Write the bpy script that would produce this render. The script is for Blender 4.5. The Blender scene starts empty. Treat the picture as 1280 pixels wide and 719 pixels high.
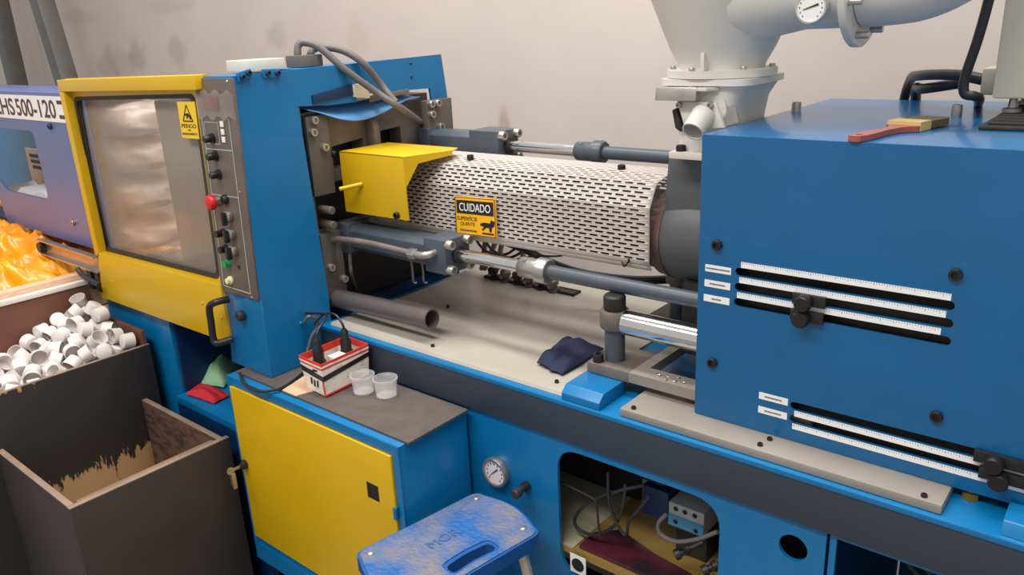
import bpy, bmesh, math, random
from mathutils import Vector, Matrix, Quaternion, noise
random.seed(7)

# ------------------------------------------------------------------ camera
MC = ((0.77014529, 0.6361699, -0.04651983),     # camera right
      (0.16497609, -0.26910593, -0.94887559),   # camera down
      (-0.61616486, 0.7230974, -0.31220349))    # camera forward
FPX = 988.413
CAM = Vector((0, 0, 1.65))
scene = bpy.context.scene
col = scene.collection
cam_d = bpy.data.cameras.new('camera')
cam_d.sensor_width = 36
cam_d.lens = FPX / 1280 * 36
cam_d.clip_start = .02
cam = bpy.data.objects.new('camera', cam_d)
col.objects.link(cam)
cam.matrix_world = Matrix(((MC[0][0], -MC[1][0], -MC[2][0], CAM.x),
                           (MC[0][1], -MC[1][1], -MC[2][1], CAM.y),
                           (MC[0][2], -MC[1][2], -MC[2][2], CAM.z),
                           (0, 0, 0, 1)))
scene.camera = cam

# ------------------------------------------------------------------ light
w = bpy.data.worlds.new('world'); scene.world = w
w.use_nodes = True
w.node_tree.nodes['Background'].inputs[0].default_value = (1, .985, .97, 1)
w.node_tree.nodes['Background'].inputs[1].default_value = .46
def area(name, loc, target, sx, sy, power, color):
    d = bpy.data.lights.new(name, 'AREA'); d.shape = 'RECTANGLE'; d.size = sx; d.size_y = sy
    d.energy = power; d.color = color
    o = bpy.data.objects.new(name, d); col.objects.link(o); o.location = loc
    o.rotation_euler = (Vector(target) - Vector(loc)).to_track_quat('-Z', 'Y').to_euler()
    return o
area('ceiling_lamp', (-1.3, 1.35, 4.2), (-1.3, 1.4, 0), 3.6, .5, 112, (1, .972, .94))
area('ceiling_lamp', (-1.2, -1.2, 4.4), (-1.2, -1.0, 0), 3.6, .7, 135, (1, .972, .94))
scene.view_settings.view_transform = 'Standard'
scene.view_settings.look = 'None'
scene.view_settings.gamma = 1
scene.view_settings.use_curve_mapping = False
scene.view_settings.exposure = 0.34

# ------------------------------------------------------------------ helpers
def ray(u, v):
    a, b = (u - 640) / FPX, (v - 359.5) / FPX
    return Vector([MC[0][i] * a + MC[1][i] * b + MC[2][i] for i in range(3)])
def on(u, v, ax, val):
    r = ray(u, v); return CAM + r * ((val - CAM[ax]) / r[ax])
def PX(u, v, x): return on(u, v, 0, x)
def PY(u, v, y): return on(u, v, 1, y)
def PZ(u, v, z): return on(u, v, 2, z)

def lin(c):
    return tuple(((x / 255) / 12.92 if x / 255 <= .04045 else ((x / 255 + .055) / 1.055) ** 2.4) for x in c) + (1,)
MATS = {}
def mat(name, rgb, rough=.5, metal=0, var=.08, scale=6, bump=0, bscale=80, rgb2=None, thr=None, coat=0, detail=5, spec=.5, alpha=1, trans=0, stretch=None):
    m = bpy.data.materials.new(name); m.use_nodes = True
    nt = m.node_tree; N = nt.nodes; b = N['Principled BSDF']
    b.inputs['Roughness'].default_value = rough
    b.inputs['Metallic'].default_value = metal
    b.inputs['Coat Weight'].default_value = coat
    b.inputs['Specular IOR Level'].default_value = spec
    b.inputs['Transmission Weight'].default_value = trans
    b.inputs['Alpha'].default_value = alpha
    tc = N.new('ShaderNodeTexCoord'); mp = N.new('ShaderNodeMapping')
    nt.links.new(tc.outputs['Object'], mp.inputs[0])
    if stretch: mp.inputs['Scale'].default_value = stretch
    n = N.new('ShaderNodeTexNoise'); n.inputs['Scale'].default_value = scale; n.inputs['Detail'].default_value = detail
    n.inputs['Roughness'].default_value = .6
    nt.links.new(mp.outputs[0], n.inputs['Vector'])
    cr = N.new('ShaderNodeValToRGB')
    c = lin(rgb)
    if rgb2 is None:
        cr.color_ramp.elements[0].color = tuple(x * (1 - var) for x in c[:3]) + (1,)
        cr.color_ramp.elements[1].color = tuple(min(1, x * (1 + var)) for x in c[:3]) + (1,)
        cr.color_ramp.elements[0].position = .3; cr.color_ramp.elements[1].position = .7
    else:
        t = thr or (.45, .6)
        cr.color_ramp.elements[0].color = c; cr.color_ramp.elements[1].color = lin(rgb2)
        cr.color_ramp.elements[0].position = t[0]; cr.color_ramp.elements[1].position = t[1]
    nt.links.new(n.outputs[0], cr.inputs[0]); nt.links.new(cr.outputs[0], b.inputs['Base Color'])
    rr = N.new('ShaderNodeMapRange'); rr.inputs[3].default_value = max(0, rough - .08); rr.inputs[4].default_value = min(1, rough + .08)
    nt.links.new(n.outputs[0], rr.inputs[0]); nt.links.new(rr.outputs[0], b.inputs['Roughness'])
    if bump:
        n2 = N.new('ShaderNodeTexNoise'); n2.inputs['Scale'].default_value = bscale; n2.inputs['Detail'].default_value = 4
        nt.links.new(mp.outputs[0], n2.inputs['Vector'])
        bp = N.new('ShaderNodeBump'); bp.inputs['Strength'].default_value = bump; bp.inputs['Distance'].default_value = .004
        nt.links.new(n2.outputs[0], bp.inputs['Height']); nt.links.new(bp.outputs[0], b.inputs['Normal'])
    MATS[name] = m
    return m

BLUE = mat('blue machine paint', (0, 106, 160), .38, var=.08, scale=5, coat=.15)
BLUEC = mat('blue cover paint', (2, 90, 140), .32, var=.07, scale=4, coat=.25)
NAVY = mat('navy and shaded blue paint', (6, 44, 84), .45, var=.12)  # also serves blue paint with shade put into the colour
LAV = mat('blue paint with sheen', (92, 104, 150), .4, var=.06, coat=.1)  # machine blue with its sheen put into the colour
YEL = mat('yellow paint', (208, 166, 0), .42, var=.05, scale=4, coat=.1)
BAND = mat('charcoal grey paint', (46, 54, 64), .5, var=.08, scale=4)
GREY = mat('grey machine paint', (80, 82, 83), .42, var=.12, scale=9)
GREYB = mat('blue grey paint', (70, 78, 86), .4, var=.12, scale=9)
IRON = mat('greasy iron', (118, 108, 100), .48, .35, var=.25, scale=14, bump=.1)
DIRON = mat('dark iron', (52, 49, 48), .5, .4, var=.25, scale=14)
STEEL = mat('steel', (178, 172, 166), .32, .8, var=.12, scale=20)
CHROME = mat('chrome', (225, 224, 222), .12, 1, var=.04)
BRIGHT = mat('bright bolt steel', (190, 182, 172), .3, .85, var=.1)
BLACK = mat('black plastic', (28, 27, 27), .4, var=.15)
RUBBER = mat('black rubber', (40, 38, 38), .6, var=.15)
BLKB = mat('black bolt', (46, 42, 42), .4, .5, var=.2)
BED = mat('beige bed plate', (168, 161, 149), .42, var=.1, scale=3.5, coat=.1)
BEDR = mat('galvanised cover plate', (146, 138, 128), .4, .15, var=.1, scale=4)
CREAM = mat('cream paint', (214, 208, 190), .45, var=.05)
HOP = mat('hopper pale grey paint', (212, 208, 200), .42, var=.05, scale=5)
PLATE = mat('pale steel plate', (216, 204, 192), .4, .1, var=.06)
WHITE = mat('white label', (235, 233, 230), .5, var=.03)
SHEET = mat('perforated white sheet', (190, 180, 172), .45, var=.06, scale=10)
RED = mat('red plastic', (200, 30, 34), .35, var=.06)
GREEN = mat('green button', (18, 150, 80), .35, var=.05)
PANELM = mat('control panel grey', (106, 95, 88), .45, .2, var=.14, scale=12)
LINE = mat('pale green line', (176, 190, 174), .5, var=.05)
SIGNY = mat('sign amber', (246, 180, 10), .4, var=.03)
STICK = mat('sticker yellow', (238, 196, 20), .4, var=.03)
INK = mat('black ink', (24, 22, 20), .55, var=.05)
INKB = mat('brown ink', (66, 58, 56), .55, var=.1)
ORANGEB = mat('dark sign field', (34, 28, 20), .45, var=.05)
MATR = mat('worn rubber mat', (84, 75, 70), .62, var=.16, scale=14, bump=.15, bscale=60)
WOODB = mat('brown fibreboard', (104, 66, 50), .6, var=.14, scale=7)
WHITER = mat('white edging', (230, 222, 214), .5, var=.05)
PLANK = mat('tan plank', (212, 176, 146), .6, var=.15, scale=6, stretch=(1, 6, 20))
DARKB = mat('dark painted board', (52, 46, 44), .58, var=.14, scale=4)
EDGEW = mat('worn board edge', (132, 110, 94), .6, var=.25, scale=12)
CUPM = mat('milky plastic', (214, 206, 202), .38, var=.03, spec=.4)
CLOTHN = mat('navy cloth', (24, 30, 60), .85, var=.15, scale=10, bump=.2, bscale=300)
CLOTHG = mat('green cloth', (134, 178, 138), .85, var=.1, bump=.2, bscale=300)
CLOTHR = mat('red cloth', (186, 30, 44), .85, var=.15, bump=.2, bscale=300)
CARTW = mat('carton print', (232, 222, 208), .55, rgb2=(168, 158, 148), thr=(.52, .72), scale=30, stretch=(1, 1, 3))
CARTR = mat('carton red', (216, 58, 42), .5, var=.08)
CARTB = mat('cardboard', (206, 168, 136), .6, var=.1, scale=12)
HOSE = mat('grey hose', (98, 94, 94), .5, var=.1)
BHOSE = mat('black hose', (38, 40, 46), .45, var=.12)
CONC = mat('concrete floor', (120, 114, 108), .7, var=.15, scale=3, bump=.2)
POLE = mat('grey steel post', (98, 96, 94), .5, .3, var=.12, scale=8)
BRUSHH = mat('red wood handle', (152, 82, 72), .45, var=.1)
BRIST = mat('brown bristles', (112, 94, 62), .8, rgb2=(70, 58, 40), scale=60, stretch=(1, 8, 8))
OILT = mat('oily yellow tray', (150, 122, 64), .3, var=.2, scale=6)
TANK = mat('pale drum', (176, 170, 140), .45, var=.1)
MAROON = mat('maroon oily pad', (86, 34, 46), .25, rgb2=(44, 34, 40), scale=9)
BLUEF = mat('pale blue film', (96, 158, 216), .35, var=.12)
ALU = mat('aluminium tube', (190, 184, 176), .35, .6, var=.08)
BRASS = mat('brass', (200, 150, 60), .3, .8, var=.1)
DIAL = mat('dial face', (226, 216, 214), .4, var=.03)
GLUE = mat('shiny tape', (196, 176, 166), .2, .0, var=.3, scale=60, bump=.8, bscale=60)

def glassy(name, rgb, dust, rough=.15):
    m = bpy.data.materials.new(name); m.use_nodes = True
    nt = m.node_tree; N = nt.nodes; out = N['Material Output']; b = N['Principled BSDF']
    b.inputs['Base Color'].default_value = lin(rgb); b.inputs['Roughness'].default_value = rough
    t = N.new('ShaderNodeBsdfTransparent'); mx = N.new('ShaderNodeMixShader')
    tc = N.new('ShaderNodeTexCoord'); n = N.new('ShaderNodeTexNoise'); n.inputs['Scale'].default_value = 5; n.inputs['Detail'].default_value = 6
    mr = N.new('ShaderNodeMapRange'); mr.inputs[1].default_value = .3; mr.inputs[2].default_value = .7
    mr.inputs[3].default_value = dust[0]; mr.inputs[4].default_value = dust[1]
    nt.links.new(tc.outputs['Object'], n.inputs['Vector']); nt.links.new(n.outputs[0], mr.inputs[0]); nt.links.new(mr.outputs[0], mx.inputs[0])
    nt.links.new(t.outputs[0], mx.inputs[1]); nt.links.new(b.outputs[0], mx.inputs[2]); nt.links.new(mx.outputs[0], out.inputs[0])
    return m
PLEXI = glassy('dusty acrylic', (176, 160, 144), (.32, .52), .12)
CLEAR = glassy('clear cup plastic', (232, 228, 228), (.24, .36), .12)

# --- mesh helpers
def newbm(): return bmesh.new()
def bevel(bm, edges, r, seg=2):
    bmesh.ops.bevel(bm, geom=list(edges), offset=r, segments=seg, affect='EDGES', profile=.6)
def box(bm, x0, x1, y0, y1, z0, z1, bev=0, seg=2):
    g = bmesh.ops.create_cube(bm, size=1)
    vs = g['verts']
    for v in vs:
        v.co = Vector((x0 + (x1 - x0) * (v.co.x + .5), y0 + (y1 - y0) * (v.co.y + .5), z0 + (z1 - z0) * (v.co.z + .5)))
    if bev:
        bevel(bm, {e for v in vs for e in v.link_edges}, bev, seg)
    return bm
def prism(bm, pts, vec, bev=0):
    """polygon (3D points) extruded along vec"""
    vec = Vector(vec)
    a = [bm.verts.new(Vector(p)) for p in pts]; b = [bm.verts.new(Vector(p) + vec) for p in pts]
    n = len(pts)
    fs = [bm.faces.new(a), bm.faces.new(b[::-1])]
    for i in range(n):
        fs.append(bm.faces.new((a[i], b[i], b[(i + 1) % n], a[(i + 1) % n])))
    bmesh.ops.recalc_face_normals(bm, faces=fs)
    if bev: bevel(bm, {e for f in fs for e in f.edges}, bev)
    return bm
def frame_of(d):
    d = Vector(d).normalized()
    a = Vector((0, 0, 1)) if abs(d.z) < .9 else Vector((1, 0, 0))
    x = d.cross(a).normalized(); y = d.cross(x).normalized()
    return x, y, d
def lathe(bm, prof, org, axis=(0, 0, 1), seg=24, cap0=True, cap1=True):
    x, y, d = frame_of(axis); org = Vector(org); rings = []
    for r, h in prof:
        rings.append([bm.verts.new(org + d * h + (x * math.cos(2 * math.pi * i / seg) + y * math.sin(2 * math.pi * i / seg)) * max(r, 1e-5)) for i in range(seg)])
    fs = []
    for a, b in zip(rings, rings[1:]):
        for i in range(seg):
            fs.append(bm.faces.new((a[i], a[(i + 1) % seg], b[(i + 1) % seg], b[i])))
    if cap0: fs.append(bm.faces.new(rings[0][::-1]))
    if cap1: fs.append(bm.faces.new(rings[-1]))
    bmesh.ops.recalc_face_normals(bm, faces=fs)
    return bm
def cyl(bm, p0, p1, r, r1=None, seg=20, bev=0):
    p0, p1 = Vector(p0), Vector(p1); L = (p1 - p0).length; r1 = r if r1 is None else r1
    if bev: pr = [(r - bev, 0), (r, bev), (r1, L - bev), (r1 - bev, L)]
    else: pr = [(r, 0), (r1, L)]
    return lathe(bm, pr, p0, p1 - p0, seg)
def spline(pts, sub=8):
    P = [Vector(p) for p in pts]
    if len(P) < 3: return P
    P = [2 * P[0] - P[1]] + P + [2 * P[-1] - P[-2]]
    out = []
    for i in range(1, len(P) - 2):
        a, b, c, d = P[i - 1:i + 3]
        for k in range(sub):
            t = k / sub
            out.append(.5 * ((2 * b) + (c - a) * t + (2 * a - 5 * b + 4 * c - d) * t * t + (3 * b - a - 3 * c + d) * t ** 3))
    out.append(P[-2]); return out
def tube(bm, pts, r, seg=10, sub=8, smooth=True):
    P = spline(pts, sub) if smooth else [Vector(p) for p in pts]
    t0 = (P[1] - P[0]).normalized(); x, y, _ = frame_of(t0); rings = []; prev = t0
    for i, p in enumerate(P):
        t = (P[min(i + 1, len(P) - 1)] - P[max(i - 1, 0)]).normalized()
        q = prev.rotation_difference(t); x = q @ x; y = q @ y; prev = t
        rings.append([bm.verts.new(p + (x * math.cos(2 * math.pi * k / seg) + y * math.sin(2 * math.pi * k / seg)) * r) for k in range(seg)])
    fs = []
    for a, b in zip(rings, rings[1:]):
        for i in range(seg): fs.append(bm.faces.new((a[i], a[(i + 1) % seg], b[(i + 1) % seg], b[i])))
    fs.append(bm.faces.new(rings[0][::-1])); fs.append(bm.faces.new(rings[-1]))
    bmesh.ops.recalc_face_normals(bm, faces=fs)
    return bm
def rrect(x0, x1, y0, y1, r, n=5):
    out = []
    for cx, cy, a0 in ((x1 - r, y1 - r, 0), (x0 + r, y1 - r, 90), (x0 + r, y0 + r, 180), (x1 - r, y0 + r, 270)):
        for k in range(n + 1):
            a = math.radians(a0 + 90 * k / n); out.append((cx + r * math.cos(a), cy + r * math.sin(a)))
    return out
def rpoly(pts, r, n=4):
    """round the corners of a 2D polygon"""
    out = []; m = len(pts)
    for i in range(m):
        p, a, b = Vector(pts[i]), Vector(pts[i - 1]), Vector(pts[(i + 1) % m])
        rr = min(r, (a - p).length * .45, (b - p).length * .45)
        s = p + (a - p).normalized() * rr; e = p + (b - p).normalized() * rr
        for k in range(n + 1):
            t = k / n; out.append(tuple(s * (1 - t) ** 2 + p * 2 * t * (1 - t) + e * t * t))
    return out
def circ(cx, cy, r, n=24): return [(cx + r * math.cos(2 * math.pi * i / n), cy + r * math.sin(2 * math.pi * i / n)) for i in range(n)]
def _curve_mesh(cu, fn, bm):
    o = bpy.data.objects.new('tmp', cu); me = bpy.data.meshes.new_from_object(o)
    b2 = bmesh.new(); b2.from_mesh(me)
    for v in b2.verts: v.co = fn(*v.co)
    bmesh.ops.remove_doubles(b2, verts=b2.verts, dist=1e-5)
    bmesh.ops.recalc_face_normals(b2, faces=b2.faces)
    m2 = bpy.data.meshes.new('tmp2'); b2.to_mesh(m2); b2.free(); bm.from_mesh(m2)
    bpy.data.meshes.remove(me); bpy.data.meshes.remove(m2); bpy.data.objects.remove(o); bpy.data.curves.remove(cu)
    return bm
def plate(bm, outer, holes, th, fn):
    """flat plate with holes; 2D outline -> fn(u, v, w) with w in -th/2..th/2"""
    cu = bpy.data.curves.new('tmp', 'CURVE'); cu.dimensions = '2D'; cu.fill_mode = 'BOTH'; cu.extrude = th / 2
    for pl in [outer] + list(holes):
        s = cu.splines.new('POLY'); s.points.add(len(pl) - 1); s.use_cyclic_u = True
        for q, p in zip(s.points, pl): q.co = (p[0], p[1], 0, 1)
    return _curve_mesh(cu, fn, bm)
def text(bm, body, org, ux, uy, width, height, th=.0006, off=0.0):
    """lettering centred on org, filling width x height, in the plane of ux, uy"""
    cu = bpy.data.curves.new('tmp', 'FONT'); cu.body = body; cu.extrude = .5; cu.fill_mode = 'BOTH'
    cu.offset = off
    o = bpy.data.objects.new('tmp', cu); me = bpy.data.meshes.new_from_object(o)
    xs = [v.co.x for v in me.vertices]; ys = [v.co.y for v in me.vertices]
    x0, x1, y0, y1 = min(xs), max(xs), min(ys), max(ys)
    ux, uy, org = Vector(ux), Vector(uy), Vector(org); nz = ux.cross(uy)
    for v in me.vertices:
        v.co = org + ux * ((v.co.x - x0) / (x1 - x0) - .5) * width + uy * ((v.co.y - y0) / (y1 - y0) - .5) * height + nz * (v.co.z * th)
    bm.from_mesh(me)
    bpy.data.meshes.remove(me); bpy.data.objects.remove(o); bpy.data.curves.remove(cu)
    return bm
def bolt(bm, p, d, r, h, seg=12):
    """socket head screw standing on p along d"""
    return lathe(bm, [(r, -.002), (r, h * .8), (r * .9, h), (r * .55, h), (r * .5, h * .45)], p, d, seg)

# --- object helpers
ROOT = {}
def prop(o, label=None, cat=None, group=None, kind=None):
    if label: o['label'] = label
    if cat: o['category'] = cat
    if group: o['group'] = group
    if kind: o['kind'] = kind
    return o
def thing(name, loc, label, cat, group=None):
    o = bpy.data.objects.new(name, None); col.objects.link(o); o.location = loc; o.empty_display_size = .05
    ROOT[o.name] = Vector(loc)
    return prop(o, label, cat, group)
def obj(name, bm, m, parent=None, smooth=True, label=None, angle=40):
    me = bpy.data.meshes.new(name)
    off = Vector((0, 0, 0))
    if parent is not None:
        p = parent
        while p.parent: p = p.parent
        off = ROOT.get(p.name, Vector((0, 0, 0)))
    else:
        zs = [v.co for v in bm.verts]
        lo = [min(c[i] for c in zs) for i in range(3)]; hi = [max(c[i] for c in zs) for i in range(3)]
        off = Vector(((lo[0] + hi[0]) / 2, (lo[1] + hi[1]) / 2, lo[2]))
    for v in bm.verts: v.co -= off
    if smooth:
        ca = math.radians(angle)
        for f in bm.faces: f.smooth = True
        for e in bm.edges:
            if len(e.link_faces) == 2 and e.calc_face_angle(3) > ca: e.smooth = False
    bm.to_mesh(me); bm.free()
    me.materials.append(m)
    o = bpy.data.objects.new(name, me); col.objects.link(o)
    if parent is not None: o.parent = parent
    else:
        o.location = off; ROOT[o.name] = off
    if label: o['label'] = label
    return o
def single(name, bm, m, label, cat, group=None, **k):
    return prop(obj(name, bm, m, None, **k), label, cat, group)
def struct(name, bm, m): return prop(obj(name, bm, m), kind='structure')
FY = lambda y: (lambda u, v, w: Vector((u, y - w, v)))      # plate facing -Y: u = x, v = z
FX = lambda x: (lambda u, v, w: Vector((x + w, u, v)))      # plate facing +X: u = y, v = z
FZ = lambda z: (lambda u, v, w: Vector((u, v, z + w)))
UX, UZ = (1, 0, 0), (0, 0, 1)

# ------------------------------------------------------------------ the room
def wall_material():
    m = mat('plastered wall', (198, 187, 179), .75, var=.05, scale=2.2, bump=.12, bscale=14)
    nt = m.node_tree; N = nt.nodes; b = N['Principled BSDF']
    src = b.inputs['Base Color'].links[0].from_socket
    tc = [n for n in N if n.type == 'TEX_COORD'][0]
    geo = N.new('ShaderNodeNewGeometry')
    n = N.new('ShaderNodeTexNoise'); n.inputs['Scale'].default_value = 9; n.inputs['Detail'].default_value = 6
    nt.links.new(geo.outputs['Position'], n.inputs['Vector'])
    last = src
    # smudges of old dirt: centre x, z, half sizes, colour
    for px, py, hx, hz, colr, amt in ((150, 78, .30, .10, (150, 138, 128), .5), (172, 70, .12, .10, (130, 120, 112), .6), (222, 65, .10, .09, (140, 128, 120), .6),
                                      (135, 85, .14, .1, (150, 140, 130), .5), (345, 45, .10, .07, (150, 140, 132), .55), (630, 155, .035, .06, (150, 118, 92), .8),
                                      (445, 45, .1, .09, (176, 162, 150), .55), (90, 22, .4, .05, (160, 150, 142), .45), (215, 8, .3, .04, (160, 150, 142), .5)):
        c = PY(px, py, 2.4)
        mp = N.new('ShaderNodeMapping'); mp.vector_type = 'POINT'
        mp.inputs['Location'].default_value = (-c.x / hx, 0, -c.z / hz); mp.inputs['Scale'].default_value = (1 / hx, 0, 1 / hz)
        nt.links.new(geo.outputs['Position'], mp.inputs[0])
        ln = N.new('ShaderNodeVectorMath'); ln.operation = 'LENGTH'; nt.links.new(mp.outputs[0], ln.inputs[0])
        ad = N.new('ShaderNodeMath'); ad.operation = 'MULTIPLY_ADD'; ad.inputs[1].default_value = 1.6; nt.links.new(n.outputs[0], ad.inputs[0]); nt.links.new(ln.outputs['Value'], ad.inputs[2])
        mr = N.new('ShaderNodeMapRange'); mr.inputs[1].default_value = 1.35; mr.inputs[2].default_value = 1.95; mr.inputs[3].default_value = amt * .55; mr.inputs[4].default_value = 0
        nt.links.new(ad.outputs[0], mr.inputs[0])
        mx = N.new('ShaderNodeMix'); mx.data_type = 'RGBA'
        nt.links.new(mr.outputs[0], mx.inputs[0]); nt.links.new(last, mx.inputs[6]); mx.inputs[7].default_value = lin(colr)
        last = mx.outputs[2]
    nt.links.new(last, b.inputs['Base Color'])
    return m
struct('floor', box(newbm(), -10, 3, -3, 2.4, -.05, 0), CONC)
struct('wall_back', box(newbm(), -10, 3, 2.4, 2.5, -.05, 4.6), wall_material())

# steel post and leaning brace in the far corner
a, b_ = PY(14, -60, 2.2), PY(25, 112, 2.2)
bm = newbm(); box(bm, b_.x - .08, b_.x + .04, 2.15, 2.25, 0, 3.2, .006); single('steel_post', bm, POLE, 'upright grey steel post standing against the plaster wall', 'post')
a, b_ = PY(41, 0, 2.05), PY(73, 103, 2.05)
d = b_ - a
bm = newbm()
p0 = a - d * .9; p1 = a + d * (a.z / -d.z)
prism(bm, [p0 + Vector((-.06, 0, 0)), p0 + Vector((.06, 0, 0)), p1 + Vector((.06, 0, 0)), p1 + Vector((-.06, 0, 0))], (0, .1, 0), .005)
single('leaning_brace', bm, POLE, 'grey steel brace leaning beside the upright post', 'post')

# ------------------------------------------------------------------ machine base
YB = 1.208
base = thing('machine_base', (-.9, 1.5, 0), 'long blue machine base with a charcoal band and an open service hatch', 'machine base')
obj('band', box(newbm(), -1.73, .6, YB, 1.25, .802, .892, .003), BAND, base)
obj('bed_top', box(newbm(), -1.73, .6, YB - .003, 1.80, .888, .899, .002), BLUE, base)
def hull(px, y): return [(PY(u, v, y).x, PY(u, v, y).z) for u, v in px]
# lower panel with the rounded hatch and a round hole
bm = newbm()
hatch = rpoly([(-.932, .778), (-.932, .46), (-.548, .46), (-.548, .778)], .06, 6)
plate(bm, [(-1.73, .04), (-.352, .04), (-.352, .802), (-1.73, .802)], [hatch, circ(-.408, .742, .026)], .008, FY(1.222))
obj('lower_panel', bm, BLUE, base)
bm = newbm()
plate(bm, [(-.346, .04), (.6, .04), (.6, .802), (-.346, .802)], [[(-.335, .2), (.45, .2), (.45, .792), (-.335, .792)]], .008, FY(1.222))
obj('lower_panel', bm, BLUE, base)
obj('back_panel', box(newbm(), -1.73, .6, 1.82, 1.835, .74, .888), NAVY, base)  # unseen; stops high so light enters the hatch from behind
for x in (-1.72, -.36, .59): obj('cross_panel', box(newbm(), x - .006, x + .006, 1.23, 1.82, .02, .888), NAVY, base)
obj('back_panel', box(newbm(), -.35, .6, 1.82, 1.835, .02, .739), NAVY, base)  # unseen; added to keep light out of the wide hatch
obj('hole_shade_sheet', box(newbm(), -.47, -.368, 1.275, 1.28, .55, .80), DIRON, base)  # added dark sheet standing for the shade inside the round hole
obj('foot_rail', box(newbm(), -1.7, .55, 1.26, 1.34, 0, .04), DIRON, base)
obj('foot_rail', box(newbm(), -1.7, .55, 1.7, 1.78, 0, .04), DIRON, base)
obj('oil_tray', box(newbm(), -1.19, -.37, 1.23, 1.81, .50, .515), OILT, base)
# pressure gauge and knob on the lower panel
g = PY(623, 588, 1.218)
ga = obj('pressure_gauge', lathe(newbm(), [(.036, 0), (.038, .012), (.036, .018), (.031, .018), (.03, .012)], g, (0, -1, 0), 28), STEEL, base, label='round pressure gauge with a pale dial')
obj('dial', lathe(newbm(), [(.03, .0125), (.03, .0135)], g, (0, -1, 0), 28), DIAL, ga)
bm = newbm(); c = g + Vector((0, -.0145, 0))
prism(bm, [c + Vector((-.018, 0, -.014)), c + Vector((.011, 0, .011)), c + Vector((.009, 0, .0135))], (0, -.001, 0))
for k in range(11):
    an = math.radians(-45 + 27 * k); q = c + Vector((math.cos(an) * .023, 0, math.sin(an) * .023))
    box(bm, q.x - .001, q.x + .001, q.y - .0008, q.y, q.z - .002, q.z + .002)
obj('needle', bm, INK, ga)
k = PY(659, 607, 1.218)
bm = newbm(); lathe(bm, [(.012, 0), (.012, .01), (.008, .011), (.008, .03), (.012, .031), (.012, .045), (.009, .048)], k, (0, -1, 0), 14)
obj('drain_knob', bm, DIRON, base)
bm = newbm()
p = PY(723, 706, 1.216)
box(bm, p.x - .021, p.x + .021, p.y - .002, p.y, p.z - .024, p.z + .024)
st = obj('hatch_label', bm, WHITE, base)
obj('label_dot', lathe(newbm(), [(.0165, 0), (.0165, .001)], (p.x, p.y - .002, p.z), (0, -1, 0), 24), INK, st)

# inside the hatch: liner, pad, valve block, hoses
obj('hatch_shade_sheet', box(newbm(), -1.71, -.88, 1.485, 1.495, .5155, .888), DIRON, base)  # added dark sheet standing for shade deep in the hatch
obj('tray_liner', box(newbm(), -1.185, -.905, 1.232, 1.48, .5155, .519), TANK, base, label='pale sheet on the left of the oil tray')
pad = [(-.895, 1.240), (-.60, 1.240), (-.64, 1.30), (-.74, 1.315), (-.85, 1.345), (-.895, 1.30)]
single('oily_pad', prism(newbm(), [(x, y, .516) for x, y in pad], (0, 0, .010), .003), MAROON, 'maroon oily pad lying on the tray inside the service hatch', 'pad')
t = thing('valve_block', (-.70, 1.4, .515), 'hydraulic valve block with a pale and blue faced plate inside the hatch', 'valve block')
obj('pedestal', box(newbm(), -.715, -.64, 1.36, 1.44, .516, .60, .004), DIRON, t)
obj('body', box(newbm(), -.785, -.722, 1.335, 1.44, .60, .675, .004), NAVY, t)
fp = obj('face_plate', box(newbm(), -.718, -.634, 1.33, 1.44, .603, .66, .003), mat('valve face', (178, 184, 184), .45, var=.04), t)
obj('blue_half', box(newbm(), -.7175, -.6345, 1.3292, 1.3302, .6035, .632), mat('valve blue', (70, 140, 176), .4, var=.1), fp)
for x, z in ((-.70, .648), (-.678, .648), (-.655, .648), (-.70, .616), (-.652, .612)): obj('port', cyl(newbm(), (x, 1.3291, z), (x, 1.3285, z), .0055, seg=12), INK, fp)
obj('wiring_lump', box(newbm(), -.80, -.73, 1.34, 1.43, .68, .73, .012), DIRON, t)
def hose(pts, r, m, label, cat='hose', group=None, name='hose', seg=8):
    return single(name, tube(newbm(), pts, r, seg), m, label, cat, group)
def hp_(y, *px): return [PY(u, v, y) for u, v in px]
hose(hp_(1.262, (806, 606), (770, 615), (738, 627), (720, 645), (722, 661), (745, 669), (768, 657), (778, 635), (782, 605)), .004, BHOSE, 'black hose looped over the pale sheet in the service hatch')
hose(hp_(1.255, (760, 590), (761, 625), (768, 648), (778, 666), (782, 669)), .0035, BHOSE, 'thin black hose hanging straight down in the service hatch')
hose(hp_(1.262, (812, 620), (796, 640), (786, 652), (784, 668)), .0035, BHOSE, 'black hose bent down to the oily tray beside the valve block')
hose(hp_(1.25, (897, 665), (872, 674), (845, 677), (826, 668), (823, 655), (832, 644)), .0045, HOSE, 'grey hose curving from the hatch edge to the valve block')
single('thin_pipe', tube(newbm(), hp_(1.245, (690, 598), (720, 612), (742, 624), (746, 634), (748, 655), (751, 672)), .0025, 6), DIRON, 'thin dark pipe bent down at the hatch corner', 'pipe')
for lab, (u, v) in (('small dark valve fitting on the oily tray below the face plate', (862, 686)), ('small dark valve fitting at the hatch corner by the tray edge', (897, 706))):
    p = PY(u, v, 1.285)
    single('valve_fitting', lathe(newbm(), [(.006, -.03), (.006, 0), (.011, .001), (.011, .011), (.008, .014), (.008, .022), (.012, .023), (.011, .034)], p, (-.45, -.5, -.25), 14), DIRON, lab, 'fitting')
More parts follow.
